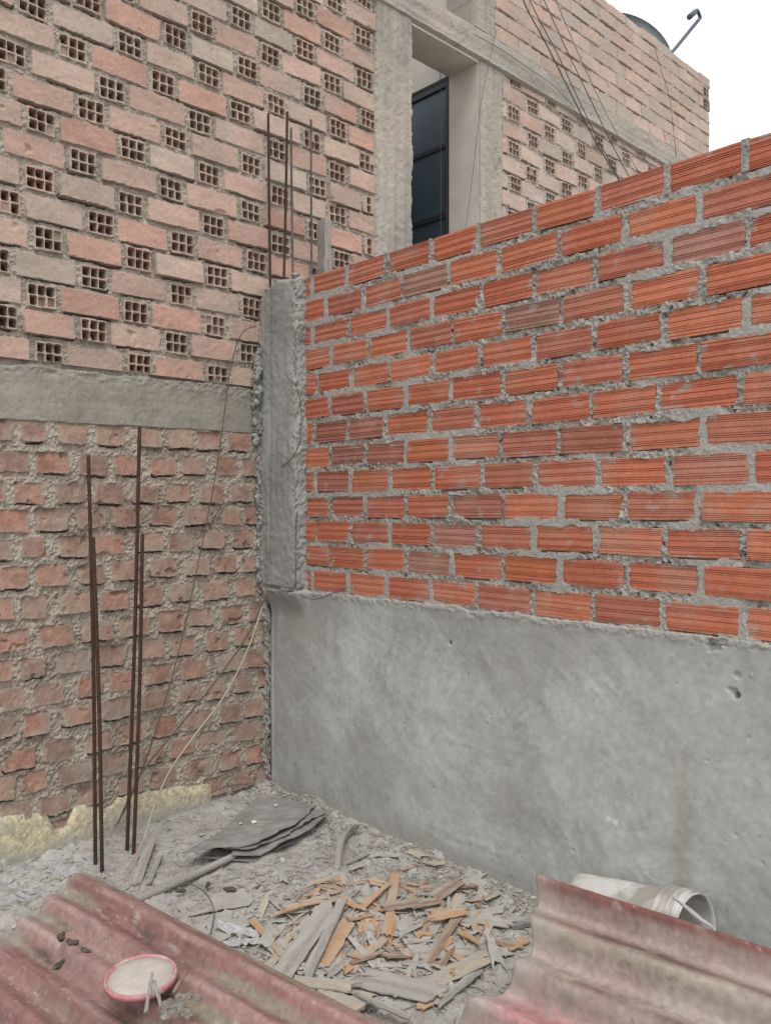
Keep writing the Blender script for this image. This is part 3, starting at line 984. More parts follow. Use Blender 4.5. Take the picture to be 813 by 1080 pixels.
def plaster():
    S = axis(-0.0, 0.0, 2.45, LEN, 0.0042, 0.03)
    Z = np.concatenate([np.arange(-0.06, 0.88, 0.0045), np.arange(0.88, 0.985, 0.003)])
    s, z = np.meshgrid(S, Z)
    top = 0.9475 + 0.007 * fbm(s, s * 0, 7, 401, 4) + 0.005 * fbm(s, s * 0, 40, 402, 3)
    H = 0.012 + 0.0045 * fbm(s, z, 2.2, 403, 3) + 0.0012 * fbm(s, z, 14, 404, 3)
    # trowel sweeps
    ang = s * 0.8 + z * 0.6
    H += 0.0007 * fbm(ang, (z * 0.8 - s * 0.6) * 0.25, 26, 405, 3)
    # rough bead along the top edge
    e = z - top
    H += (0.0035 * np.clip(fbm(s, z, 40, 406, 3) + 0.4, 0, 1.5) + 0.003 * fbm(s, z, 110, 426, 2)) * np.exp(-((e + 0.012) / 0.014) ** 2)
    H -= 0.045 * sst(-0.002, 0.006, e)
    # vertical crease where the column is cast in, and the cove at the corner
    H -= 0.006 * np.exp(-((s - 0.045 - 0.004 * fbm(z, z * 0, 5, 407)) / 0.005) ** 2)
    H -= 0.010 * sst(0.03, 0.0, s)
    H += 0.050 * sst(0.80, 0.94, z + 0.01 * fbm(s, s * 0, 20, 435, 3)) ** 2 * sst(0.315, 0.265, s + 0.012 * fbm(z, z * 0, 14, 436, 3))
    # pits
    def onp(px, py):
        q = rp(px, py, 0.016)
        return -q.y, q.z
    for (cs, cz, rr, dp) in ((*onp(473.5, 678.5), 0.007, 0.04), (*onp(463, 680), 0.0032, 0.012), (*onp(772, 731), 0.017, 0.014), (*onp(774.5, 734), 0.007, 0.045),
                             (*onp(775, 712), 0.010, 0.009), (*onp(752, 682), 0.02, 0.016), (*onp(760, 678), 0.012, 0.012), (*onp(748, 678), 0.008, 0.015), (0.70, 0.60, 0.003, 0.01), (0.62, 0.45, 0.003, 0.008)):
        dd = np.hypot(s - cs, z - cz) + rr * 0.4 * fbm(s, z, 60, 408, 2)
        H -= dp * sst(rr * 1.2, rr * 0.5, dd)
    rg = np.random.RandomState(4)
    for _ in range(70):
        cs, cz = rg.rand() * 2.4, rg.rand() * 0.93
        rr = 0.0018 + 0.0025 * rg.rand() ** 3
        j0, j1 = np.searchsorted(S, [cs - 0.02, cs + 0.02])
        i0, i1 = np.searchsorted(Z, [cz - 0.02, cz + 0.02])
        dd = np.hypot(s[i0:i1, j0:j1] - cs, z[i0:i1, j0:j1] - cz)
        H[i0:i1, j0:j1] += (-0.006 if rg.rand() < 0.8 else 0.004) * sst(rr * 1.5, rr * 0.3, dd)
    base = arr((0.382, 0.390, 0.368))
    b1 = fbm(s, z, 1.6, 410, 4)
    b2 = fbm(s + 0.15 * b1, z * 0.7, 4.5, 411, 4)
    b3 = fbm(ang, (z * 0.8 - s * 0.6) * 0.35, 16, 412, 4)
    C = np.ones(s.shape + (3,)) * base * (1 + 0.07 * b1[..., None] + 0.09 * b2[..., None] + 0.10 * b3[..., None] + 0.10 * fbm(s, z, 55, 430, 3)[..., None])
    C = mixc(C, arr((0.46, 0.478, 0.462)), np.clip(b2 * 0.65 + 0.5 * fbm(s, z, 20, 431, 4) - 0.15, 0, 0.6))
    scr = sst(0.55, 1.0, fbm(ang * 0.6 + 3, (z * 0.8 - s * 0.6) * 3.2, 17, 432, 4))
    C = mixc(C, arr((0.20, 0.20, 0.19)), np.clip(scr * 0.22, 0, 1))
    spk = sst(0.75, 1.1, fbm(s, z, 75, 433, 2))
    C = mixc(C, arr((0.20, 0.20, 0.19)), np.clip(spk * 0.25, 0, 1))
    # arcs left by the trowel
    for (ax, az, fr, sd_) in ((0.4, -0.9, 9, 440), (2.6, 0.2, 8, 441), (1.3, 2.6, 9, 442)):
        rad = np.hypot(s - ax, z - az)
        th_ = np.arctan2(z - az, s - ax)
        tw = fbm(rad * 4.5, th_ * 1.6, fr, sd_, 4, 0.6)
        msk = sst(0.0, 0.6, fbm(s, z, 2.4, sd_ + 5, 2))
        C = C * (1 + (0.10 * tw * msk)[..., None])
        H += 0.0008 * tw * msk
    C = mixc(C, arr((0.285, 0.275, 0.248)), np.clip(fbm(s, z * 1.3, 2.6, 413, 5) * 1.1 - 0.15, 0, 0.5))
    # darker band under the bricks and streaks running down from it
    C = mixc(C, arr((0.265, 0.262, 0.248)), np.clip(sst(0.70, 0.93, z + 0.10 * fbm(s, s * 0, 5, 414, 4) + 0.04 * fbm(s * 1.0, z * 0.15, 26, 415, 3)) * 0.45, 0, 1))
    C = mixc(C, arr((0.43, 0.44, 0.43)), np.clip(sst(0.35, 0.9, fbm(s * 1.0, z * 0.22, 12, 416, 4)) * sst(0.8, 0.35, s) * 0.5, 0, 1))
    C = mixc(C, arr((0.31, 0.30, 0.27)), np.clip(sst(0.12, 0.0, z + 0.05 * fbm(s, z, 7, 417)) * 0.7, 0, 1))
    C = mixc(C, arr((0.30, 0.27, 0.22)), np.clip(np.exp(-((s - 2.05 - 0.03 * fbm(z, z * 0, 6, 418)) / 0.035) ** 2) * sst(0.8, 0.4, z) * 0.6, 0, 1))
    for (cs, cz, rr) in ((*onp(649, 867), 0.013), (*onp(647, 820), 0.006), (*onp(642, 864), 0.010), (*onp(628, 818), 0.004)):
        C = mixc(C, arr((0.62, 0.61, 0.58)), sst(rr, rr * 0.4, np.hypot(s - cs, z - cz) + rr * 0.5 * fbm(s, z, 50, 419, 2)))
    C = mixc(C, arr((0.30, 0.292, 0.27)), np.exp(-((e + 0.01) / 0.016) ** 2) * 0.8)
    P = np.stack([-H, -s, z], -1)
    P, c2 = skirt(P, C, (0.05, 0, 0))
    o = link('plaster_base', grid_mesh('plaster_base', P, c2), M_PLA, part)
    boxes('base_core', [(0.02, 0.10, -LEN, -0.002, -0.05, 0.93)], M_CORE2, part)
    tag(o, 'grey trowelled cement plaster')


plaster()


def corner_column():
    x0, x1, y0, y1 = -0.066, 0.10, -0.278, -0.002         # face towards -x
    z0, z1 = 0.945, 2.352
    per = [('L', 0.07), ('F', y1 - y0), ('R', 0.075)]
    L = sum(p[1] for p in per)
    U = np.arange(0, L + 0.002, 0.0045)
    Z = np.arange(z0, z1, 0.0045)
    u, z = np.meshgrid(U, Z)
    r = 0.010
    fw = y1 - y0
    # unrolled: left side (normal +y side), front, right side (normal -y)
    px = np.where(u < 0.07, x0 + (0.07 - u), np.where(u < 0.07 + fw, x0, x0 + (u - 0.07 - fw)))
    py = np.where(u < 0.07, y1, np.where(u < 0.07 + fw, y1 - (u - 0.07), y0))
    nx = np.where((u > 0.07) & (u < 0.07 + fw), -1.0, 0.0)
    ny = np.where(u <= 0.07, 1.0, np.where(u >= 0.07 + fw, -1.0, 0.0))
    e1, e2 = np.abs(u - 0.07), np.abs(u - 0.07 - fw)
    e = np.minimum(e1, e2)
    nz = fbm(u, z, 8, 501, 3) * 0.0035 + fbm(u, z, 45, 502, 3) * 0.002
    # honeycombed arrises
    rough = np.exp(-(e / 0.030) ** 2)
    nz = nz + rough * (0.006 * fbm(u, z, 14, 503, 4) + 0.004 * fbm(u, z, 75, 504, 2) - 0.004)
    side = (u > 0.07 + fw)
    nz = nz + side * (0.006 * fbm(u, z, 11, 505, 4) + 0.004 * fbm(u, z, 80, 506, 2) - 0.006 * sst(0.3, 0.8, fbm(u, z, 22, 516, 3)))
    nz -= 0.003 * sst(0.55, 1.0, fbm(u, z * 0.05, 24, 507, 2)) * (1 - rough)
    nz -= 0.010 * sst(0.85, 1.2, fbm(u, z, 16, 508, 3))
    topd = sst(2.325, 2.352, z + 0.012 * fbm(u, z, 12, 509) + 0.02 * np.exp(-((u - 0.07) / 0.05) ** 2))
    nz -= 0.03 * topd
    botd = sst(0.965, 0.948, z)
    nz -= 0.012 * botd * (1 + fbm(u, z, 25, 511, 3))
    cx_, cy_ = 0.02, (y0 + y1) / 2
    # diagonal pull at the corners keeps the arris rounded
    X = px + nx * nz + np.where(nx == 0, np.exp(-(e / 0.02) ** 2) * 0.006, 0)
    Y = py + ny * nz + np.where(nx != 0, np.sign(cy_ - py) * np.exp(-(e / 0.012) ** 2) * 0.004, 0)
    zz = z + 0.012 * fbm(u, u * 0, 9, 510, 3) * sst(2.2, 2.35, z) + np.where(z > 2.2, -0.03 * np.exp(-((u - 0.07) / 0.04) ** 2) * sst(2.2, 2.35, z), 0)
    P = np.stack([X, Y, zz], -1)
    base = arr((0.265, 0.265, 0.248))
    C = np.ones(u.shape + (3,)) * base * (1 + 0.13 * fbm(u, z, 5, 512)[..., None] + 0.10 * fbm(u, z * 0.12, 30, 513, 3)[..., None])
    C = mixc(C, arr((0.34, 0.345, 0.33)), np.clip(fbm(u, z * 0.3, 9, 514, 4) - 0.1, 0, 0.5))
    C = mixc(C, arr((0.20, 0.195, 0.18)), np.clip(fbm(u, z * 0.5, 6, 515, 4) - 0.25, 0, 0.5))
    C = mixc(C, arr((0.33, 0.325, 0.30)), np.clip(rough * 0.5 + side * 0.4, 0, 0.7))
    # cap
    n, m_ = P.shape[:2]
    ctr = np.array([0.03, cy_, z1 - 0.02])
    caps = []
    ccs = []
    for t in (0.12, 0.35, 0.7, 1.0):
        row = P[-1] * (1 - t) + ctr * t
        row[:, 2] += 0.006 * fbm(row[:, 0], row[:, 1], 25, 516, 3) - 0.004 * t
        caps.append(row)
        ccs.append(C[-1])
    P = np.concatenate([P, np.array(caps)], 0)
    C = np.concatenate([C, np.array(ccs)], 0)
    o = link('corner_column', grid_mesh('corner_column', P, C, True, flip=False), M_MOR, part)
    boxes('column_core', [(-0.035, 0.098, y0 + 0.03, y1 - 0.02, z0 + 0.01, z1 - 0.05)], M_CORE2, part)
    return o


colo = corner_column()


def drips(name, items, mat, parent, seed):
    bm = bmesh.new()
    for (x, y, z, sx, sy, sz) in items:
        mt = Matrix.Translation((x, y, z)) @ Matrix.Diagonal((sx, sy, sz, 1))
        r = bmesh.ops.create_icosphere(bm, subdivisions=3, radius=1.0, matrix=mt)
        for v in r['verts']:
            v.co += (v.co - Vector((x, y, z))) * 0.5 * mnoise.noise(v.co * 45 + Vector((seed, x * 9, 0)))
            v.co += Vector((1, 1, 1)) * 0.003 * mnoise.noise(v.co * 130)
    return bm_obj(name, bm, mat, parent, True)


def bead(name, z0, z1, x, y, r0, amp, seed, par):
    """a continuous ragged bead of squeezed-out mortar"""
    T_ = np.arange(z0, z1, 0.004)
    A_ = np.linspace(0, 2 * np.pi, 29)
    a, z = np.meshgrid(A_, T_)
    ca, sa = np.cos(a), np.sin(a)
    rr = r0 * (1 + 0.5 * fbm(z, z * 0, 7, seed, 3)) + amp * fbm(z + ca * 0.02, sa * 0.02 + ca * 0.03, 38, seed + 1, 3) + amp * 0.8 * fbm(z + 0.02 * ca, sa * 0.02, 95, seed + 2, 2)
    rr = np.maximum(rr, 0.002) * np.minimum(1, np.minimum(z - z0, z1 - z) / 0.02 + 0.1)
    cx = x + 0.008 * fbm(z, z * 0, 6, seed + 3, 3)
    P = np.stack([cx + rr * ca, y - rr * sa, z], -1)
    C = np.ones(a.shape + (3,)) * arr((0.30, 0.29, 0.265)) * (1 + 0.2 * fbm(z, a, 20, seed + 4)[..., None])
    return link(name, grid_mesh(name, P, C, False), M_MOR, par)


bead('mortar_bead', 0.96, 2.06, -0.066, -0.012, 0.013, 0.012, 541, colo)
bead('mortar_bead', 1.62, 2.02, -0.090, -0.022, 0.012, 0.016, 551, colo)
bead('mortar_bead', -0.02, 0.95, -0.022, -0.004, 0.012, 0.010, 561, colo)
rg = random.Random(5)
it = []
for i in range(9):
    z_ = 1.62 + i * 0.042 + rg.uniform(-0.02, 0.02)
    it.append((rg.uniform(-0.108, -0.085), rg.uniform(-0.045, -0.015), z_, rg.uniform(0.010, 0.020), rg.uniform(0.010, 0.018), rg.uniform(0.012, 0.026)))
drips('mortar_squeeze', it, M_CORE2, colo, 3)

# starter bars standing out of the column head
for i, (px, y_, zt, x_, r_) in enumerate([(283, -0.045, 0, -0.02, 0.0058), (303, -0.150, 0, -0.02, 0.0058), (307, -0.175, 0, -0.012, 0.0052), (328, -0.225, 0, 0.05, 0.0048)]):
    top_py = (120, 118, 135, 126)[i]
    # where the bar's own vertical plane is seen at that pixel
    rr = ray(px, top_py)
    q = CAM + rr * ((y_ - CAM.y) / rr.y)
    b = q.copy()
    b.z = 2.28
    lean = (0.012, -0.022, 0.012, 0.004)[i]
    tube('starter_bar', [(b.x + lean, y_, 2.28), (b.x + lean * 0.4, y_, (2.28 + q.z) / 2), (b.x, y_, q.z)], r_, (M_STEEL, M_STEEL, M_STEEL2, M_STEEL2)[i], colo, 8, ribs=0.18)
tube('tie_wire', [rp(303, 398, 0.07), rp(314, 412, 0.095), rp(318, 440, 0.09), rp(316, 466, 0.09), rp(308, 483, 0.08), rp(297, 492, 0.071)], 0.0022, M_CABLE, colo, 6)
tube('tie_wire', [rp(313, 540, 0.06), rp(312, 600, 0.07), rp(313, 622, 0.05), rp(330, 632, 0.03), rp(350, 626, 0.03), rp(366, 619, 0.01)], 0.0022, M_CABLE, colo, 6)

# grey post behind the top of the partition, against the old wall
q = wp(340.5, 234, 0.09)
bm = bmesh.new()
for k in range(60):
    zz_ = q.z * k / 59
    for (ax_, ay_) in ((-.022, -.13), (-.008, -.133), (.008, -.131), (.022, -.128), (.023, -.10), (.022, -.07), (-.02, -.07), (-.023, -.10)):
        p_ = Vector((q.x + ax_, ay_, zz_ + (0.05 * mnoise.noise(Vector((ax_ * 40, ay_ * 30, 2))) if k == 59 else 0)))
        p_ += Vector((mnoise.noise(p_ * 14), mnoise.noise(p_ * 14 + Vector((5, 0, 0))), 0)) * 0.007
        bm.verts.new(p_)
bm.verts.ensure_lookup_table()
for k in range(59):
    for j in range(8):
        bm.faces.new([bm.verts[k * 8 + j], bm.verts[k * 8 + (j + 1) % 8], bm.verts[(k + 1) * 8 + (j + 1) % 8], bm.verts[(k + 1) * 8 + j]])
bm.faces.new([bm.verts[59 * 8 + j] for j in range(8)])
bm.faces.new([bm.verts[j] for j in range(7, -1, -1)])
post = bm_obj('post', bm, M_WOODV, None, False)
tag(post, 'short grey timber post standing behind the top of the red wall', 'post')

# ------------------------------------------------------------------ ground
def gz(x, y):
    """height of the dusty ground"""
    x = np.asarray(x, float)
    y = np.asarray(y, float)
    near = sst(3.2, 2.2, np.hypot(x + 0.8, y + 1.0))
    h = 0.018 * fbm(x, y, 2.2, 601, 3) + 0.010 * fbm(x, y, 9, 602, 4)
    h = h + 0.030 * np.exp(-((x + 0.62) ** 2 / 0.10 + (y + 1.15) ** 2 / 0.12))
    h = h + 0.030 * sst(-0.22, -0.01, x) * (0.6 + 0.7 * fbm(x, y, 6, 604, 3)) * sst(-2.2, -0.4, y)
    h = h + 0.028 * sst(-0.20, -0.01, y) * (0.6 + 0.7 * fbm(x, y, 6, 605, 3))
    return h * near - 0.006


def ground():
    X = np.concatenate([-np.geomspace(200, 2.45, 34), np.arange(-2.4, 0.12, 0.0085), np.geomspace(0.15, 200, 36)])
    Y = np.concatenate([-np.geomspace(200, 2.65, 34), np.arange(-2.6, 0.06, 0.0085), np.geomspace(0.1, 200, 36)])
    x, y = np.meshgrid(X, Y)
    near = sst(3.2, 2.2, np.hypot(x + 0.8, y + 1.0))
    h = gz(x, y) + near * (0.0045 * fbm(x, y, 32, 606, 3) + 0.0035 * fbm(x, y, 90, 607, 2) + 0.010 * sst(0.55, 0.95, fbm(x, y, 26, 608, 3)))
    C = np.ones(x.shape + (3,)) * arr((0.335, 0.322, 0.290)) * (1 + 0.16 * fbm(x, y, 2.6, 610)[..., None] + 0.16 * fbm(x, y, 22, 611, 4)[..., None])
    C = mixc(C, arr((0.37, 0.36, 0.34)), np.clip(fbm(x, y, 4.5, 612) * 1.1 - 0.1, 0, 0.6))
    C = mixc(C, arr((0.25, 0.215, 0.17)), np.clip(fbm(x, y, 3.4, 613) * 1.1 - 0.25, 0, 0.5))
    C = mixc(C, arr((0.42, 0.44, 0.46)), np.clip(np.exp(-((x + 1.25) ** 2 / 0.09 + (y + 0.22) ** 2 / 0.02)) * (0.5 + fbm(x, y, 30, 614)), 0, 0.6))
    o = link('ground', grid_mesh('ground', np.stack([x, y, h], -1), C), M_GRO)
    tag(o, 'grey dusty ground strewn with rubble', None, None, 'structure')


ground()


def gzf(x, y):
    return float(gz(x, y))


# ------------------------------------------------------------------ standing rebars
def on_ground(px, py):
    p = gp(px, py, 0.0)
    return Vector((p.x, p.y, gzf(p.x, p.y) - 0.02))


def rebar(px0, py0, px1, py1, lean, label, r_, midpx=None):
    b = on_ground(px0, py0)
    # the bar stands nearly plumb: find its head on the plane y = b.y + lean
    rr = ray(px1, py1)
    t = CAM + rr * ((b.y + lean - CAM.y) / rr.y)
    o = tube('rebar', [b, b.lerp(t, 0.5) + Vector((0.006, 0, 0)), t], r_, M_STEEL, None, 8, ribs=0.16)
    tag(o, label, 'rebar', 'rusty rebars standing at the old wall')
    return o


rebar(101, 908, 93.5, 480, 0.10, 'tall rusty rebar, leftmost of the four, leaning left at the head', 0.0068)
rebar(108, 916, 98.5, 566, 0.08, 'shorter rusty rebar close against the tall leftmost bar', 0.0068)
rebar(134, 894, 147.5, 450, 0.06, 'tallest rusty rebar, right pair, leaning right to the beam', 0.0068)
rebar(141, 896, 150.5, 563, 0.05, 'shorter rusty rebar, rightmost of the four standing bars', 0.0068)

# ------------------------------------------------------------------ wires and cables
tag(tube('wire', [wp(270, 344, 0.03), wp(255, 352, 0.05), wp(243, 390, 0.04), wp(235, 450, 0.04), wp(224, 520, 0.05), wp(208, 600, 0.06),
                  wp(188, 690, 0.08), wp(165, 770, 0.10), gp(140, 838, 0.14), gp(122, 872, 0.07)], 0.0028, M_WIRE, None, 6),
    'thin bowed wire hanging down the old wall from beam height', 'wire')
tag(tube('wire', [rp(283, 622, 0.08), wp(262, 668, 0.10), wp(230, 715, 0.10), wp(190, 765, 0.10), wp(150, 815, 0.09), gp(125, 868, 0.05)], 0.0036, M_WIRE, None, 6),
    'grey wire slanting from the column foot, darker of the two', 'wire')
tag(tube('cord', [rp(281, 626, 0.08), wp(262, 684, 0.14), wp(236, 735, 0.16), wp(206, 775, 0.18), wp(180, 812, 0.20), wp(163, 850, 0.21),
                  gp(150, 890, 0.04), gp(131, 921, 0.02)], 0.0040, mat_two('pale_cord', (0.33, 0.28, 0.215), (0.40, 0.34, 0.27), 20, 0.9), None, 6),
    'pale cord hanging from the column foot to the ground', 'cord')
tag(tube('wire', [wp(276, 530, 0.03), wp(258, 535, 0.06), wp(240, 532, 0.05), wp(228, 552, 0.03)], 0.0022, M_WIRE, None, 6),
    'short bent wire poking from the mortar beside the column', 'wire')
tag(tube('wire', [wp(276, 832, 0.05), wp(255, 827, 0.06), wp(235, 831, 0.05), wp(222, 836, 0.03)], 0.0024, M_WIRE, None, 6),
    'short wire lying in the corner at the wall foot', 'wire')


def cable(pts, r_, label, name='cable', mat=None):
    tag(tube(name, [wp(x, y, d) for x, y, d in pts], r_ * 0.75, mat or M_CABLE, None, 6), label, 'cable', 'cables slung across the house front')


cable([(540, -30, 0.10), (556, 10, 0.08), (575, 45, 0.07), (600, 95, 0.06), (628, 150, 0.05), (650, 186, 0.05), (664, 215, 0.05)], 0.006,
      'black cable on the house, leftmost and thickest of the slanting ones')
cable([(546, -30, 0.10), (563, 10, 0.08), (590, 62, 0.07), (615, 116, 0.06), (645, 175, 0.05), (668, 215, 0.05)], 0.0045,
      'black cable just right of the thickest slanting one')
cable([(560, -30, 0.10), (577, 8, 0.08), (597, 52, 0.07), (620, 100, 0.06), (645, 152, 0.05), (665, 190, 0.05), (682, 220, 0.05)], 0.0045,
      'black cable running beside two others, third from the left')
cable([(574, -30, 0.10), (590, 10, 0.08), (605, 46, 0.07), (627, 95, 0.06), (655, 150, 0.05), (690, 210, 0.05)], 0.003,
      'thin dark cable, right edge of the slanting bundle')
cable([(690, 50, 0.03), (698, 78, 0.03), (705, 100, 0.03), (709, 130, 0.03), (713, 165, 0.03)], 0.003,
      'thin cable dropping from the dish down the parapet')
cable([(524, 30, 0.04), (517, 60, 0.04), (507, 110, 0.03), (500, 170, 0.03), (490, 250, 0.03)], 0.0025,
      'thin cable hanging down the jamb of the dark doorway')
cable([(500, 36, 0.06), (530, 53, 0.05), (560, 74, 0.05), (585, 92, 0.04), (606, 114, 0.04)], 0.003,
      'thin cable stretched along the concrete beam')
# two pale strings in the doorway
for (x_, y_, lab) in ((1.40, 0.20, 'left pale string hanging in the dark doorway'), (1.47, 0.215, 'right pale string hanging in the dark doorway')):
    tag(tube('hanging_string', [(x_, y_, 3.952), (x_ + 0.004, y_, 3.2), (x_, y_, 1.8)], 0.0016, M_WIRE, None, 5), lab, 'string', 'strings in the doorway')

# ------------------------------------------------------------------ satellite dish on the roof
def dish():
    c = CAM + ray(684, 40) * 1.0
    rr = ray(659, 57)
    c = CAM + rr * ((0.42 - CAM.y) / rr.y)
    root = empty('satellite_dish', (c.x, c.y, 4.12))
    tag(root, 'dark satellite dish with feed arm on the roof edge', 'satellite dish')
    nrm = (-FW * 0.95 + UP * 0.28 + RT * 0.16).normalized()
    a = (RT * 0.79 - UP * 0.61).normalized()
    a = (a - nrm * a.dot(nrm)).normalized()
    b = nrm.cross(a)
    vs_, fs = [], []
    nr, na = 8, 40
    for side in (0, 1):
        for i in range(nr + 1):
            r_ = 0.40 * i / nr
            for k in range(na):
                an = 2 * math.pi * k / na
                vs_.append(c + a * (math.cos(an) * r_) + b * (math.sin(an) * r_) + nrm * (0.5 * r_ * r_ - 0.05 - 0.008 * side))
    for side in (0, 1):
        o_ = side * (nr + 1) * na
        for i in range(nr):
            for k in range(na):
                f = (o_ + i * na + k, o_ + i * na + (k + 1) % na, o_ + (i + 1) * na + (k + 1) % na, o_ + (i + 1) * na + k)
                fs.append(f if side else f[::-1])
    for k in range(na):
        fs.append((nr * na + k, nr * na + (k + 1) % na, (nr + 1) * na + nr * na + (k + 1) % na, (nr + 1) * na + nr * na + k))
    pydata('reflector', vs_, fs, M_DISH, root, True)

    def dp(px, py):
        r2 = ray(px, py)
        return CAM + r2 * ((0.40 - CAM.y) / r2.y)
    arm = tube('feed_arm', [dp(700, 60), dp(709, 54), dp(724, 36), dp(738, 19)], 0.016, M_ARM, root, 8, sub=3)
    tube('feed_horn', [dp(738.5, 20), dp(735, 11), dp(732, 13)], 0.016, M_ARM, arm, 8, sub=3)
    tube('feed_cap', [dp(732, 13), dp(726.5, 18)], 0.026, M_ARM, arm, 10, sub=0)
    tube('mast', [(c.x, c.y + 0.03, 4.115), (c.x, c.y + 0.02, c.z - 0.06)], 0.022, M_ARM, root, 10, sub=0)


dish()

# ------------------------------------------------------------------ corrugated sheets
def sheet(name, P0, u, v, Lu, Lv, period, amp, phase, label, seed, colfn, end_fn=None, thick=0.006, sag=0.0, du=0.0055, dv=0.0042):
    """P0 far corner on the crest, u down the flutes, v across them"""
    u, v = Vector(u).normalized(), Vector(v)
    v = (v - u * v.dot(u)).normalized()
    nn = v.cross(u).normalized()
    if nn.z < 0:
        nn = -nn
    A = np.arange(0, Lu + 1e-6, du)
    B = np.arange(0, Lv + 1e-6, dv)
    b, a = np.meshgrid(B, A)
    ph = 2 * np.pi * (b / period) + phase
    off = np.zeros(b.shape) if end_fn is None else end_fn(b)
    off = off + 0.006 * fbm(b, b * 0, 30, seed, 3)
    aa = off + a * (Lu - off) / Lu
    h = amp * np.cos(ph) + 0.004 * fbm(a, b, 4, seed + 1) + 0.0008 * fbm(a, b, 40, seed + 2, 3) - sag * (a / Lu - 0.35) ** 2
    cr = np.cos(ph)
    C = colfn(aa, b, cr)
    # fine weathering: scuffs along the flutes, dust specks, flaked spots
    st = fbm(aa * 0.35, b * 2.2, 45, seed + 30, 4, 0.6)
    C = C * (1 + 0.13 * st[..., None] + 0.12 * fbm(aa, b, 90, seed + 31, 2)[..., None])
    C = mixc(C, arr((0.42, 0.385, 0.345)), np.clip(sst(0.75, 1.1, fbm(aa * 0.6, b, 42, seed + 32, 3, 0.65)) * 0.35, 0, 1))
    C = mixc(C, arr((0.13, 0.085, 0.07)), np.clip(sst(0.8, 1.15, fbm(aa * 0.6, b * 1.4, 34, seed + 33, 3, 0.65)) * 0.35, 0, 1))
    # scratches along the flutes and grit caught in them
    ln = np.abs(fbm(aa * 0.12, b * 3.0, 22, seed + 36, 2))
    C = mixc(C, arr((0.40, 0.37, 0.34)), np.clip(sst(0.035, 0.008, ln) * sst(0.1, 0.5, fbm(aa, b, 9, seed + 37, 2)) * 0.55, 0, 1))
    ln2 = np.abs(fbm(aa * 0.5 + b, b * 1.2 - aa * 0.4, 14, seed + 38, 2))
    C = mixc(C, arr((0.12, 0.08, 0.065)), np.clip(sst(0.02, 0.004, ln2) * sst(0.2, 0.6, fbm(aa, b, 7, seed + 39, 2)) * 0.5, 0, 1))
    grit = sst(0.80, 1.0, fbm(aa, b, 95, seed + 40, 2)) * sst(0.2, -0.6, cr)
    C = mixc(C, arr((0.30, 0.28, 0.25)), np.clip(grit * 0.7, 0, 1))
    C = mixc(C, arr((0.36, 0.34, 0.31)), np.clip(sst(0.10, 0.0, aa - off + 0.05 * fbm(aa, b, 16, seed + 34, 3)) * 0.5, 0, 1))
    P = np.zeros(b.shape + (3,))
    for i in range(3):
        P[..., i] = P0[i] + u[i] * aa + v[i] * b + nn[i] * h
    Pb = P - np.array(nn) * thick
    # closed slab: top, then bottom wrapped round
    n, m_ = P.shape[:2]
    T = np.concatenate([P, Pb[:, ::-1]], 1)
    T = np.concatenate([T, T[:, :1]], 1)
    CC = np.concatenate([C, C[:, ::-1]], 1)
    CC = np.concatenate([CC, CC[:, :1]], 1)
    cap = np.array([P[0] * 0.5 + Pb[0] * 0.5])
    me = grid_mesh(name, T, CC, True)
    bm = bmesh.new()
    bm.from_mesh(me)
    bm.verts.ensure_lookup_table()
    W_ = T.shape[1]
    for row in (0, n - 1):
        for k in range(m_ - 1):
            q = [bm.verts[row * W_ + k], bm.verts[row * W_ + k + 1], bm.verts[row * W_ + 2 * m_ - 2 - k], bm.verts[row * W_ + 2 * m_ - 1 - k]]
            try:
                bm.faces.new(q)
            except ValueError:
                pass
    bmesh.ops.remove_doubles(bm, verts=bm.verts, dist=1e-5)
    bmesh.ops.recalc_face_normals(bm, faces=bm.faces)
    bm.to_mesh(me)
    bm.free()
    o = link(name, me, M_SHT)
    tag(o, label, 'roof sheet', 'red corrugated roof sheets on the ground')
    return o


def col_left(a, b, cr):
    base = arr((0.222, 0.118, 0.108))
    c = np.ones(a.shape + (3,)) * base * (1 + 0.16 * fbm(a, b * 2, 5, 701)[..., None] + 0.10 * fbm(a, b, 40, 702, 3)[..., None])
    c = mixc(c, arr((0.305, 0.20, 0.182)), np.clip(0.40 + 0.8 * fbm(a * 0.35, b * 2, 6, 703, 4), 0, 0.85))
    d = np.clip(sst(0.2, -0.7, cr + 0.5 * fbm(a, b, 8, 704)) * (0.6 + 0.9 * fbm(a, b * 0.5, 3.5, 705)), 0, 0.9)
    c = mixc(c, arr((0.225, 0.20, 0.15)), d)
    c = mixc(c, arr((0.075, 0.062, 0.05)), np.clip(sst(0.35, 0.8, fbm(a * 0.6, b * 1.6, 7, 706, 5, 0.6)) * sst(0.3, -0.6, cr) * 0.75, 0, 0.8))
    return mixc(c, arr((0.36, 0.28, 0.25)), np.clip(sst(0.55, 1.0, cr) * (0.15 + 0.5 * fbm(a, b, 7, 707)), 0, 0.5))


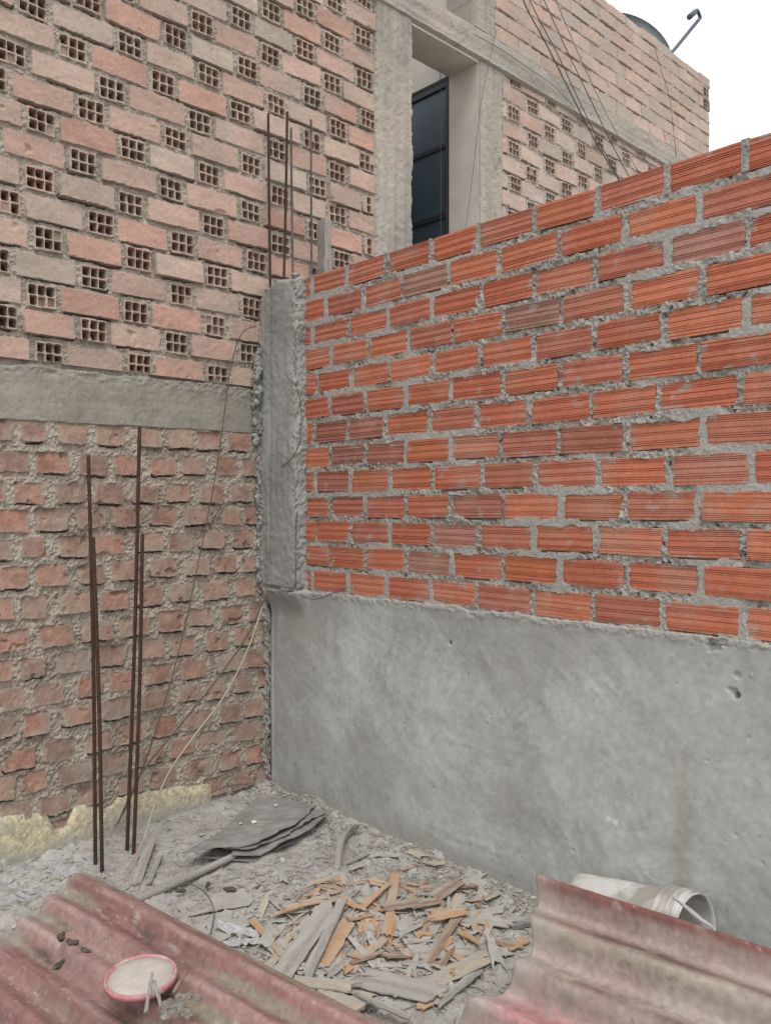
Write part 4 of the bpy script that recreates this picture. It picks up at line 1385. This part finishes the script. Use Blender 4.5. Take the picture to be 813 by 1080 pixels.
def col_right(a, b, cr):
    w_ = b + 0.010 * fbm(a, b, 5, 719, 3)
    f1, f2 = fbm(a * 0.5, b, 5, 713), fbm(a, b, 16, 714, 4)
    c = np.ones(a.shape + (3,)) * arr((0.285, 0.212, 0.188)) * (1 + 0.14 * f2[..., None] + 0.10 * fbm(a, b, 50, 712, 3)[..., None])
    c = mixc(c, arr((0.335, 0.292, 0.255)), np.clip(0.25 + 0.8 * fbm(a * 0.7, b, 6, 718), 0, 0.75))
    c = mixc(c, arr((0.165, 0.070, 0.060)), np.clip(sst(0.034, 0.010, w_) * (0.85 + 0.4 * f1), 0, 0.95))
    dk = np.exp(-((w_ - 0.098) / 0.017) ** 2) * np.clip(0.75 + 0.7 * f1, 0, 1)
    c = mixc(c, arr((0.120, 0.070, 0.055)), dk * 0.92)
    ol = np.exp(-((w_ - 0.125) / 0.016) ** 2) * np.clip(0.5 + 0.9 * fbm(a, b, 6, 716), 0, 1) * sst(0.75, 0.3, a)
    c = mixc(c, arr((0.27, 0.255, 0.19)), ol * 0.8)
    d2 = np.exp(-((w_ - 0.225) / 0.013) ** 2) * np.clip(0.4 + 1.0 * fbm(a * 0.8, b, 5, 717), 0, 1)
    c = mixc(c, arr((0.14, 0.085, 0.07)), d2 * 0.85)
    c = mixc(c, arr((0.39, 0.185, 0.19)), np.clip(sst(0.22, 0.30, b) * np.exp(-((a - 0.12) / 0.14) ** 2) * (0.45 + 0.9 * fbm(a, b, 9, 726)), 0, 0.8))
    return mixc(c, arr((0.24, 0.225, 0.20)), np.clip(sst(0.55, 0.9, fbm(a, b, 22, 727, 3)) * 0.5, 0, 0.5))


# left sheet: crest by the debris, falling towards the left
pA = Vector((-1.184, -0.521, 0.112))
uA = Vector((-1.035, -1.77, 0.108)) - pA
vA = Vector((-0.185, 0.0, -0.066))
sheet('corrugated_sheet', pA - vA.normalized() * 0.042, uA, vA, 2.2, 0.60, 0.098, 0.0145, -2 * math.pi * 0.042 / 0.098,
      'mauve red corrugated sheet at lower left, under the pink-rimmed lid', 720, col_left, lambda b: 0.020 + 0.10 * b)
# second sheet lapped over its left edge
uAn = uA.normalized()
nA = vA.cross(uA).normalized()
if nA.z < 0:
    nA = -nA
rB = ray(2, 1004)
pB = CAM + rB * ((pA + nA * 0.034 - CAM).dot(nA) / rB.dot(nA)) - uAn * 0.22
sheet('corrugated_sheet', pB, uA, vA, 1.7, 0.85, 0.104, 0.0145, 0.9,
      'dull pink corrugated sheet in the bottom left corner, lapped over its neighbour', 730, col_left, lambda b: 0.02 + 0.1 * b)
# right sheet, propped against the bucket
pR = Vector((-0.485, -1.885, 0.318))
uR = Vector((-0.415, -2.46, 0.318)) - pR
vR = Vector((-0.375, 0.0, -0.262))
sheet('corrugated_sheet', pR, uR, vR, 1.35, 0.60, 0.118, 0.025, 0.0,
      'dusty faded corrugated sheet at lower right, propped in front of the bucket', 740, col_right,
      lambda b: 0.02 * np.sin(b * 9) + 0.03 * sst(0.05, 0.2, b) - 0.07 * sst(0.25, 0.42, b))

def flake(name, label, cat, p0, p1, W, T, mat, seed, group=None, jag=0.65, curl=0.0, roll=0.0, wedge=0.0, bow=0.0, nL=14, nW=5, noise_amp=0.002):
    """a broken strip from p0 to p1: jagged ends, uneven width, real thickness"""
    p0, p1 = Vector(p0), Vector(p1)
    L = (p1 - p0).length
    rg = random.Random(seed)
    t = (p1 - p0).normalized()
    sidev = t.cross(Vector((0, 0, 1))).normalized()
    up_ = sidev.cross(t).normalized()
    sidev, up_ = (sidev * math.cos(roll) + up_ * math.sin(roll)), (up_ * math.cos(roll) - sidev * math.sin(roll))
    verts, faces = [], []
    j0 = [rg.uniform(-jag, jag * 0.3) * W for _ in range(nW)]
    j1 = [rg.uniform(-jag * 0.3, jag) * W for _ in range(nW)]
    off = Vector((seed * 1.37, seed * 0.71, seed * 2.1))
    for layer in (0, 1):
        for i in range(nL):
            a = i / (nL - 1)
            for k in range(nW):
                b = k / (nW - 1) - 0.5
                l = L * a + (j0[k] * (1 - a) + j1[k] * a) * 1.0
                ww = W * (1 - wedge * a) * (1 + 0.22 * mnoise.noise(Vector((a * 3.1 * (1 + L * 8), (k > nW / 2) * 5, 0)) + off))
                hgt = curl * W * 2 * (b * b - 0.1) + bow * L * (a - a * a) * 2
                hgt += noise_amp * mnoise.noise(Vector((a * 9, b * 5, 1)) + off)
                q = p0 + t * l + sidev * (b * ww) + up_ * (hgt + (T if layer == 0 else 0) * (0.7 + 0.5 * mnoise.noise(Vector((a * 5, b * 7, 3)) + off)))
                verts.append(q)
    N = nL * nW
    for i in range(nL - 1):
        for k in range(nW - 1):
            q = i * nW + k
            faces.append((q, q + 1, q + nW + 1, q + nW))
            faces.append((N + q, N + q + nW, N + q + nW + 1, N + q + 1))
    for i in range(nL - 1):
        for k in (0, nW - 1):
            q = i * nW + k
            f = (q, q + nW, N + q + nW, N + q)
            faces.append(f if k == 0 else f[::-1])
    for k in range(nW - 1):
        for i in (0, nL - 1):
            q = i * nW + k
            f = (q, N + q, N + q + 1, q + 1)
            faces.append(f if i == 0 else f[::-1])
    # keep the object's own axes along the strip so that the grain follows it
    mw = Matrix((t, sidev, up_)).transposed().to_4x4()
    mw.translation = p0
    inv = mw.inverted()
    me = bpy.data.meshes.new(name)
    me.from_pydata([tuple(inv @ q) for q in verts], [], faces)
    me.update()
    o = bpy.data.objects.new(name, me)
    me.materials.append(mat)
    COL.objects.link(o)
    o.matrix_world = mw
    tag(o, label, cat, group)
    return o


# ------------------------------------------------------------------ bucket
def lathe(name, prof, origin, axis_, mat, parent, n=48, smooth=True):
    ax = Vector(axis_).normalized()
    a = ax.cross(Vector((0, 0, 1))).normalized()
    b = a.cross(ax).normalized()
    vs_, fs = [], []
    for (t, r_) in prof:
        for k in range(n):
            an = 2 * math.pi * k / n
            vs_.append(Vector(origin) + ax * t + a * (math.cos(an) * r_) + b * (math.sin(an) * r_))
    for i in range(len(prof) - 1):
        for k in range(n):
            fs.append((i * n + k, i * n + (k + 1) % n, (i + 1) * n + (k + 1) % n, (i + 1) * n + k))
    return pydata(name, vs_, fs, mat, parent, smooth)


def bucket():
    mouth = Vector((-0.140, -2.150, 0.129))
    tail = Vector((-0.135, -1.775, 0.100))
    ax = mouth - tail
    L = ax.length
    root = empty('bucket', (mouth.x, (mouth.y + tail.y) / 2, 0.0))
    tag(root, 'white plastic bucket lying on its side against the plastered wall', 'bucket')
    R1, R0 = 0.122, 0.092
    prof = [(0.0, 0.001), (0.0, R0 - 0.006), (0.006, R0)]
    for i in range(1, 10):
        t = L * 0.76 * i / 9
        prof.append((t, R0 + (R1 - R0) * t / L))
    t = L * 0.78
    for k in range(4):                                    # stiffening ribs below the rim
        prof += [(t, R0 + (R1 - R0) * t / L), (t + 0.002, R1 + 0.006), (t + 0.006, R1 + 0.007), (t + 0.008, R1 - 0.003), (t + 0.017, R1 - 0.003)]
        t += 0.019
    prof += [(L - 0.002, R1 + 0.004), (L, R1 + 0.002), (L, R1 - 0.002), (L - 0.01, R1 - 0.004), (L * 0.5, (R0 + R1) / 2 - 0.004), (0.008, R0 - 0.005), (0.008, 0.001)]
    body = lathe('bucket_body', prof, tail, ax, M_WHITE, root)
    # the flat handle lying across the mouth
    h0, h1 = rp(709, 946, 0.255), rp(751, 979, 0.225)
    d_ = (h1 - h0).normalized()
    hd = flake('handle', None, None, h0, h1, 0.016, 0.005, mat_two('grey_handle', (0.32, 0.31, 0.29), (0.42, 0.41, 0.39), 20, 0.6), 55, bow=-0.04, jag=0.1)
    hd.parent = root
    hd.matrix_parent_inverse = Matrix.Translation(-Vector(root.location))


bucket()

# ------------------------------------------------------------------ pink-rimmed lid on the left sheet
def lid():
    c = gp(149, 1031, 0.102)
    root = empty('plastic_disc', c)
    tag(root, 'round pink-rimmed bucket lid caked with dry mortar on the left sheet', 'lid')
    nrm = Vector((-0.05, -0.04, 1)).normalized()
    K = 0.93
    prof = [(0.0, 0.001), (0.0, 0.090), (0.003, 0.0945)]
    lathe('lid_plate', [(t_, r_ * K) for t_, r_ in ((-0.004, 0.001), (-0.004, 0.089), (0.0, 0.091), (0.004, 0.090), (0.006, 0.06), (0.0075, 0.03), (0.007, 0.001))], c, nrm, M_LID, root, 48)
    lathe('rim', [(t_, r_ * K) for t_, r_ in ((-0.006, 0.089), (-0.006, 0.098), (0.003, 0.099), (0.008, 0.097), (0.009, 0.092), (0.005, 0.089), (-0.006, 0.089))], c, nrm, M_PINK, root, 56)


lid()

# ------------------------------------------------------------------ debris
def gq(px, py, dz=0.0):
    p = gp(px, py, 0.03)
    for _ in range(3):
        p = gp(px, py, gzf(p.x, p.y) + dz)
    return p


def piece(name, label, cat, a, b, W, T, mat, seed, za=0.004, zb=0.004, **kw):
    return flake(name, label, cat, gq(a[0], a[1], za * 0.6), gq(b[0], b[1], zb * 0.6), W, T * 0.7, mat, seed, **kw)


BOARDS = 'broken boards in the rubble'
ORANGE = 'orange plywood fragments in the rubble'
piece('grey_board', 'wide weathered grey board leaning in the splinters at bottom centre', 'board', (288, 1043), (346, 957), 0.066, 0.010, M_WOODG, 1, 0.02, 0.045, group=BOARDS)
piece('grey_board', 'narrow darker grey board lying along the wide grey board', 'board', (324, 1030), (361, 951), 0.030, 0.012, M_WOODG, 2, 0.035, 0.055, group=BOARDS)
piece('orange_board', 'broad orange plywood chunk right of the grey boards', 'plywood', (334, 1012), (364, 972), 0.10, 0.005, M_WOODO, 3, 0.015, 0.03, group=ORANGE, jag=0.9, wedge=0.3)
piece('orange_board', 'straight orange stick left of the wide grey board', 'plywood', (267, 972), (298, 1007), 0.024, 0.005, M_WOODO, 4, 0.02, 0.02, group=ORANGE)
piece('orange_board', 'tan stick below the straight orange stick', 'plywood', (263, 1040), (297, 1005), 0.022, 0.005, M_WOODP, 5, 0.015, 0.02, group=ORANGE)
piece('orange_board', 'long thin curved orange sliver behind the grey boards', 'plywood', (288, 967), (352, 951), 0.016, 0.006, M_WOODO, 6, 0.03, 0.03, group=ORANGE, bow=0.12)
piece('orange_board', 'pale tan strip just behind the curved orange sliver', 'plywood', (303, 957), (345, 946), 0.022, 0.006, M_WOODP, 7, 0.03, 0.03, group=ORANGE)
piece('orange_board', 'upright-pointing orange strip in the middle of the splinters', 'plywood', (408, 985), (417, 922), 0.030, 0.005, M_WOODO, 8, 0.04, 0.05, group=ORANGE, jag=0.6)
piece('orange_board', 'short orange strip crossing the upright-pointing strip', 'plywood', (383, 957), (410, 932), 0.020, 0.006, M_WOODO, 9, 0.03, 0.05, group=ORANGE)
piece('brown_board', 'flat brown plywood piece right of the upright-pointing strip', 'plywood', (408, 957), (444, 951), 0.055, 0.006, M_WOODB, 10, 0.03, 0.03, group=ORANGE)
piece('brown_board', 'second flat brown plywood piece, beside the pale slab', 'plywood', (436, 955), (461, 950), 0.045, 0.006, M_WOODB, 11, 0.03, 0.035, group=ORANGE)
piece('brown_board', 'pinkish brown plywood piece farthest back in the splinters', 'plywood', (458, 946), (480, 931), 0.062, 0.006, M_WOODB, 12, 0.03, 0.04, group=ORANGE, jag=0.5)
piece('brown_board', 'small reddish plywood piece at the right end of the splinters', 'plywood', (478, 936), (502, 934), 0.022, 0.006, M_WOODB, 13, 0.02, 0.03, group=ORANGE)
piece('brown_board', 'long brown stick pointing down from the orange block', 'plywood', (451, 1016), (489, 957), 0.030, 0.005, M_WOODB, 14, 0.02, 0.04, group=ORANGE)
piece('orange_board', 'short orange block at the head of the long brown stick', 'plywood', (459, 968), (485, 962), 0.045, 0.005, M_WOODO, 15, 0.045, 0.045, group=ORANGE)
piece('pale_slab', 'pale dusty slab between brown stick and faded sheet', 'slab', (488, 966), (537, 975), 0.080, 0.007, M_DUSTY, 16, 0.02, 0.02, jag=0.5, wedge=0.4)
piece('dark_block', 'dark grey wedge lying by the corner of the right sheet', 'block', (543, 978), (562, 973), 0.030, 0.022, M_FELT, 17, 0.0, 0.0)
piece('orange_board', 'small orange chip near the edge of the right sheet', 'plywood', (538, 1000), (554, 991), 0.034, 0.006, M_WOODO, 18, 0.015, 0.015, group=ORANGE)
piece('straw_board', 'straw coloured split board lying at the bottom edge', 'board', (309, 1036), (371, 1042), 0.050, 0.012, M_WOODP, 19, 0.05, 0.05, jag=0.5, group=BOARDS)
piece('straw_board', 'second straw coloured piece under the split board', 'board', (330, 1056), (372, 1062), 0.075, 0.015, M_WOODP, 20, 0.03, 0.03, jag=0.5, group=BOARDS)
piece('grey_board', 'grey fibrous slab right of the straw coloured boards', 'board', (384, 1032), (455, 1048), 0.095, 0.008, M_WOODG, 21, 0.02, 0.02, group=BOARDS, jag=0.5)
piece('grey_board', 'thin pale grey lath at the bottom edge', 'board', (378, 1050), (430, 1074), 0.020, 0.010, M_WOODG, 22, 0.05, 0.04, group=BOARDS)
piece('grey_board', 'pale splintered slab above the right sheet corner', 'board', (450, 1040), (515, 1008), 0.060, 0.006, M_WOODP, 23, 0.015, 0.015, group=BOARDS, jag=0.5)
piece('grey_board', 'dusty grey splintered slab under the brown stick', 'board', (440, 1005), (535, 1000), 0.075, 0.007, M_DUSTY, 24, 0.010, 0.010, group=BOARDS, jag=0.4)
piece('grey_board', 'small dark grey board between orange chunk and straw board', 'board', (345, 1028), (368, 1008), 0.045, 0.008, M_WOODG, 25, 0.01, 0.015, group=BOARDS)
piece('orange_board', 'ochre strip near the bottom edge by the pink sheet', 'plywood', (445, 1062), (470, 1048), 0.030, 0.006, M_WOODO, 26, 0.015, 0.015, group=ORANGE)
piece('grey_board', 'long grey lath along the left edge of the right sheet', 'board', (462, 1060), (505, 1024), 0.026, 0.008, M_WOODG, 27, 0.02, 0.02, group=BOARDS)
piece('bark_strip', 'curled grey bark strip standing up near the plastered wall', 'bark', (359, 914), (377, 874), 0.030, 0.006, M_WOODG, 28, 0.0, 0.03, curl=0.6, bow=0.2, roll=0.6)
piece('bark_strip', 'short grey stick beside the curled bark strip', 'bark', (364, 912), (388, 901), 0.016, 0.008, M_WOODG, 29, 0.004, 0.02)
piece('grey_plank', 'short split grey plank standing near the rebar feet', 'plank', (144, 932), (161, 884), 0.034, 0.014, M_WOODP2 if False else M_WOODG, 30, 0.01, 0.06, jag=0.6)
piece('grey_plank', 'thin grey offcut beside the short split plank', 'plank', (157, 933), (169, 904), 0.018, 0.014, M_WOODG, 31, 0.01, 0.03)
piece('dusty_sheet', 'thin flat dusty panel on the ground between pole and left sheet', 'panel', (192, 958), (262, 946), 0.13, 0.005, M_DUSTY, 32, 0.006, 0.010, jag=0.2)
piece('dusty_sheet', 'dust covered panel with a broken edge below the pole', 'panel', (205, 995), (245, 970), 0.14, 0.005, M_DUSTY, 33, 0.006, 0.010, jag=0.3)
piece('dusty_sheet', 'grey panel beside the left edge of the wide grey board', 'panel', (300, 1000), (330, 985), 0.10, 0.006, M_DUSTY, 34, 0.010, 0.010, jag=0.4)
pole = tube('pole', [gq(133, 953, 0.018), gq(190, 929, 0.025), gq(248, 902, 0.022)], 0.0155, M_WOODG, None, 10, wob=0.003, taper=0.8)
tag(pole, 'grey round timber pole lying from the left sheet to the dark felt sheets', 'pole')
tag(tube('twig', [gq(196, 930, 0.03), gq(215, 940, 0.04), gq(226, 960, 0.03), gq(222, 985, 0.02)], 0.0022, M_CABLE, None, 6), 'thin dark bent wire lying across the dusty panels', 'wire')


# the stack of dark dusty sheets by the corner
def felt(label, pts, z0, seed, group):
    rgl = random.Random(seed)
    out_ = []
    n = len(pts)
    P = [gp(x, y, z0 + dz) for x, y, dz in pts]
    for i in range(n):
        a, b = P[i], P[(i + 1) % n]
        seg = max(2, int((b - a).length / 0.025))
        for k in range(seg):
            q = a.lerp(b, k / seg)
            jj = 0.0 if k == 0 else 0.005
            out_.append(q + Vector((rgl.uniform(-jj, jj), rgl.uniform(-jj, jj), 0)))
    bm = bmesh.new()
    f = bm.faces.new([bm.verts.new(q) for q in out_])
    bmesh.ops.triangulate(bm, faces=[f])
    for _ in range(2):
        bmesh.ops.subdivide_edges(bm, edges=[e for e in bm.edges if e.calc_length() > 0.03], cuts=1, use_grid_fill=False)
        bmesh.ops.triangulate(bm, faces=[q for q in bm.faces if len(q.verts) > 3])
    for v in bm.verts:
        q = v.co
        v.co.z += 0.008 * mnoise.noise(q * 7 + Vector((seed, 0, 0))) + 0.006 * mnoise.noise(q * 22 + Vector((seed, 3, 0)))
        v.co.z = max(v.co.z, gzf(q.x, q.y) + 0.003)
    bmesh.ops.recalc_face_normals(bm, faces=bm.faces)
    bm.normal_update()
    if sum(q.normal.z for q in bm.faces) < 0:
        bmesh.ops.reverse_faces(bm, faces=bm.faces)
    g = bmesh.ops.solidify(bm, geom=bm.faces[:], thickness=0.004)
    o = bm_obj('felt_sheet', bm, M_FELT, None, False)
    tag(o, label, 'felt sheet', group)


FG = 'dark felt sheets stacked in the corner'
felt('lowest dark felt sheet of the stack in the corner', [(272, 845, 0), (344, 862, 0), (318, 882, 0.0), (268, 908, 0.0), (216, 905, 0), (240, 880, 0)], 0.018, 41, FG)
felt('middle dark felt sheet, its torn edge below the top one', [(274, 842, 0), (346, 859, 0.012), (322, 876, 0.02), (275, 900, 0.01), (245, 901, 0.01), (240, 880, 0)], 0.030, 42, FG)
felt('dark felt sheet under the topmost one, with a ragged front', [(278, 839, 0), (345, 856, 0.012), (300, 880, 0.02), (262, 895, 0.012), (235, 893, 0.01), (240, 877, 0)], 0.040, 43, FG)
felt('topmost dark felt sheet of the stack, curled up at its left corner', [(277, 836, 0), (333, 850, 0.006), (312, 870, 0.02), (272, 886, 0.02), (252, 892, 0.012), (228, 893, 0.015), (193, 899, 0.0), (233, 876, 0)], 0.052, 44, FG)
for i, (px, py, r_) in enumerate([(268, 867, 0.012), (291, 849, 0.007), (254, 868, 0.006)]):
    bm = bmesh.new()
    p = gp(px, py, 0.066)
    bmesh.ops.create_icosphere(bm, subdivisions=2, radius=r_, matrix=Matrix.Translation(p) @ Matrix.Diagonal((1.3, 1, 0.5, 1)))
    for v in bm.verts:
        v.co += (v.co - p) * 0.5 * mnoise.noise(v.co * 90)
    tag(bm_obj('mortar_crumb', bm, M_PALE, None, True), ('largest pale mortar crumb on the topmost felt sheet', 'small pale mortar crumb at the back of the felt sheets',
        'small pale mortar crumb left on the felt sheets')[i], 'crumb', 'crumbs on the felt sheets')


def clod(px, py, r_, z_, label, seed, el=(1.3, 0.8, 0.7)):
    p = gp(px, py, z_ + r_ * 0.5)
    bm = bmesh.new()
    rot = Matrix.Rotation(seed * 1.3, 4, 'Z')
    for k in range(3):
        o_ = rot @ Vector(((k - 1) * r_ * 0.9, random.uniform(-.3, .3) * r_, random.uniform(-.1, .2) * r_))
        bmesh.ops.create_icosphere(bm, subdivisions=3, radius=r_ * random.uniform(0.65, 0.95), matrix=Matrix.Translation(p + o_) @ rot @ Matrix.Diagonal((*el, 1)))
    for v in bm.verts:
        v.co += (v.co - p) * 0.45 * mnoise.noise(v.co * 60 + Vector((seed, 0, 0)))
    o = bm_obj('clod', bm, M_CLOD, None, True)
    tag(o, label, 'clod', 'dark clods scattered about')


clod(189, 986, 0.011, 0.01, 'dark clod at the right edge of the left sheet', 1)
clod(190, 940, 0.009, 0.01, 'dark clod beside the grey pole, nearest the plank offcut', 2)
clod(220, 933, 0.011, 0.015, 'dark clod in front of the pole, next to the long one', 3)
clod(241, 938, 0.013, 0.015, 'longest dark clod in front of the felt sheets', 4)
clod(273, 936, 0.009, 0.015, 'dark clod right of the longest one', 5)
clod(331, 967, 0.014, 0.03, 'dark clod behind the wide grey board', 6)
clod(211, 993, 0.008, 0.015, 'small dark clod on the lower dusty panel', 7)
clod(66, 988, 0.014, 0.092, 'dark clod in the left sheet, left of the pair', 8)
clod(76, 994, 0.012, 0.092, 'dark clod touching the left one on the sheet', 9)
clod(62, 1018, 0.013, 0.095, 'dark flat clod in the valley of the left sheet', 10)
clod(93, 1003, 0.010, 0.095, 'small clod in the left sheet towards the lid', 11)

# sticks and crumbled mortar by the lid
for i, (a, b, lab) in enumerate([((154, 1068), (161, 1028), 'grey stick leaning on the lid, leftmost of three'), ((170, 1062), (163, 1035), 'grey stick leaning on the lid, middle of three'),
                                 ((183, 1048), (197, 1026), 'brownish stick beside the lid, rightmost of three')]):
    p0, p1 = gp(a[0], a[1], 0.108), gp(b[0], b[1], 0.132 if i < 2 else 0.12)
    flake('stick', lab, 'stick', p0, p1, 0.008, 0.006, M_WOODB if i == 2 else M_WOODG, 60 + i, 'sticks by the lid')
bm = bmesh.new()
for k in range(26):
    p = gp(random.uniform(172, 210), random.uniform(1048, 1072), 0.112)
    bmesh.ops.create_icosphere(bm, subdivisions=2, radius=random.uniform(0.004, 0.012), matrix=Matrix.Translation(p) @ Matrix.Diagonal((1.3, 1, 0.6, 1)))
for v in bm.verts:
    v.co += Vector((mnoise.noise(v.co * 80), mnoise.noise(v.co * 80 + Vector((9, 0, 0))), mnoise.noise(v.co * 80 + Vector((0, 9, 0))))) * 0.010
tag(bm_obj('mortar_crumbs', bm, mat_two('grimy_crumbs', (0.14, 0.13, 0.11), (0.24, 0.225, 0.20), 40, 0.95), None, False), 'crumbled mortar lying by the sticks and the lid', 'mortar', None, 'stuff')

# white plastic scraps
for i, (a, b, W_, lab) in enumerate([((226, 975), (262, 985), 0.05, 'crumpled white plastic scrap left of the orange stick'),
                                     ((238, 996), (272, 992), 0.035, 'lower white plastic scrap beside the tan stick'),
                                     ((386, 1064), (396, 1058), 0.03, 'small white scrap at the bottom edge')]):
    piece('plastic_scrap', lab, 'scrap', a, b, W_, 0.002, mat_two('dusty_white_plastic', (0.33, 0.33, 0.33), (0.46, 0.46, 0.46), 20, 0.6) if i == 0 else bpy.data.materials['dusty_white_plastic'],
          80 + i, 0.012, 0.02, noise_amp=0.018, jag=0.9, nW=7, nL=12, group='white scraps in the rubble')

# ---- the many small splinters: each one a thing of its own
KINDS = [('wood_splinter', 'small grey wood splinter among the broken boards', M_WOODG, 'grey wood splinters', 46),
         ('wood_splinter', 'small orange plywood splinter among the broken boards', M_WOODO, 'orange plywood splinters', 26),
         ('wood_splinter', 'small brown plywood splinter among the broken boards', M_WOODB, 'brown plywood splinters', 18),
         ('wood_splinter', 'small pale tan wood splinter among the broken boards', M_WOODP, 'pale tan wood splinters', 30),
         ('dusty_lath', 'flat dust-covered lath lying among the broken boards', M_DUSTY, 'dust-covered laths', 48)]
sdn = 200
for nm, lab, mt_, grp, cnt in KINDS:
    for i in range(cnt):
        sdn += 1
        rg = random.Random(sdn)
        ang0 = rg.uniform(0, 6.28)
        rad = rg.random() ** 0.6
        px, py = 400 + math.cos(ang0) * rad * 130, 990 + math.sin(ang0) * rad * 62
        if mt_ is M_WOODO or mt_ is M_WOODB:
            px, py = 412 + math.cos(ang0) * rad * 105, 968 + math.sin(ang0) * rad * 46
        if mt_ is M_DUSTY:
            px, py = 400 + math.cos(ang0) * rad * 125, 1000 + math.sin(ang0) * rad * 62
        p = gq(px, py, 0.006)
        L_ = rg.uniform(0.035, 0.13) if mt_ is not M_DUSTY else rg.uniform(0.06, 0.19)
        an = rg.uniform(0, math.pi)
        d_ = Vector((math.cos(an), math.sin(an), 0)) * L_
        p1 = p + d_
        p1.z = gzf(p1.x, p1.y) + rg.uniform(0.000, 0.016)
        if p1.x > -0.1:
            continue
        p.z = gzf(p.x, p.y) + rg.uniform(-0.003, 0.008)
        flake(nm, lab, 'splinter', p, p1, rg.uniform(0.006, 0.028), rg.uniform(0.0015, 0.004), mt_, sdn, grp, jag=0.8, nL=7, nW=3, wedge=rg.uniform(0, 0.7), roll=rg.uniform(-0.4, 0.4))


# ---- broken flat chips of plywood and board
CHIPS = [('plywood_chip', 'flat broken chip of orange plywood lying in the splinters', M_WOODO, 'orange plywood chips', 34),
         ('plywood_chip', 'flat broken chip of brown plywood lying in the splinters', M_WOODB, 'brown plywood chips', 26),
         ('plywood_chip', 'flat broken chip of dusty grey board lying in the splinters', M_DUSTY, 'dusty grey board chips', 50),
         ('plywood_chip', 'flat broken chip of pale tan board lying in the splinters', M_WOODP, 'pale tan board chips', 22)]
for nm, lab, mt_, grp, cnt in CHIPS:
    for i in range(cnt):
        sdn += 1
        rg = random.Random(sdn)
        ang0, rad = rg.uniform(0, 6.28), rg.random() ** 0.55
        wide = 1.0 if mt_ in (M_DUSTY, M_WOODP) else 0.8
        px, py = 405 + math.cos(ang0) * rad * 150 * wide, 978 + math.sin(ang0) * rad * 76 * wide
        p = gq(px, py, 0.004)
        L_ = rg.uniform(0.03, 0.085)
        an = rg.uniform(0, 2 * math.pi)
        p1 = p + Vector((math.cos(an), math.sin(an), 0)) * L_
        if p1.x > -0.08:
            continue
        p.z = gzf(p.x, p.y) + rg.uniform(0.000, 0.014)
        p1.z = gzf(p1.x, p1.y) + rg.uniform(0.000, 0.018)
        flake(nm, lab, 'plywood chip', p, p1, L_ * rg.uniform(0.35, 0.8), rg.uniform(0.0015, 0.0035), mt_, sdn, grp, jag=1.0, nL=6, nW=4, wedge=rg.uniform(0.1, 0.85), roll=rg.uniform(-0.25, 0.25), curl=rg.uniform(-0.1, 0.1))


# ---- loose rubble: countless crumbs of mortar and wood dust
def rubble():
    bm = bmesh.new()
    cols = []
    lay = bm.verts.layers.float_color.new('Col')
    rg = random.Random(77)
    n = 0
    while n < 6500:
        t = rg.random()
        if t < 0.45:
            x, y = rg.uniform(-1.4, -0.02), rg.uniform(-2.2, -0.02)
        elif t < 0.75:
            x, y = -abs(rg.gauss(0, 0.10)) - 0.02, rg.uniform(-1.9, -0.02)
        else:
            x, y = rg.gauss(-0.62, 0.22), rg.gauss(-1.15, 0.28)
        if x > -0.02 or y > -0.02 or x < -1.6:
            continue
        n += 1
        r_ = 0.0018 + 0.010 * rg.random() ** 7
        p = Vector((x, y, gzf(x, y) + r_ * 0.3))
        c = arr(rg.choice([(0.335, 0.322, 0.29), (0.36, 0.35, 0.32), (0.29, 0.275, 0.245), (0.40, 0.39, 0.365), (0.30, 0.265, 0.215)])) * rg.uniform(0.85, 1.15)
        if rg.random() < 0.55:                              # splinter of wood
            L_, W_ = rg.uniform(0.008, 0.045), rg.uniform(0.0012, 0.004)
            if rg.random() < 0.06:
                c = arr((0.36, 0.26, 0.17))
            mt_ = Matrix.Translation(p + Vector((0, 0, 0.003))) @ Matrix.Rotation(rg.uniform(0, 6.28), 4, 'Z') @ Matrix.Rotation(rg.uniform(-0.3, 0.3), 4, 'Y') @ Matrix.Diagonal((L_, W_, rg.uniform(0.001, 0.003), 1))
            res = bmesh.ops.create_cube(bm, size=1.0, matrix=mt_)
        else:
            mt_ = Matrix.Translation(p) @ Matrix.Rotation(rg.uniform(0, 6.28), 4, 'Z') @ Matrix.Rotation(rg.uniform(-0.6, 0.6), 4, 'X') @ Matrix.Diagonal((r_ * rg.uniform(0.8, 1.6), r_, r_ * rg.uniform(0.4, 0.9), 1))
            res = bmesh.ops.create_icosphere(bm, subdivisions=1, radius=1.0, matrix=mt_)
        for v in res['verts']:
            v[lay] = (*c, 1)
            v.co += Vector((rg.uniform(-1, 1), rg.uniform(-1, 1), rg.uniform(-1, 1))) * r_ * 0.18
    o = bm_obj('rubble', bm, M_RUB, None, False)
    tag(o, 'loose grey crumbs of mortar and wood scattered over the ground', 'rubble', None, 'stuff')


rubble()
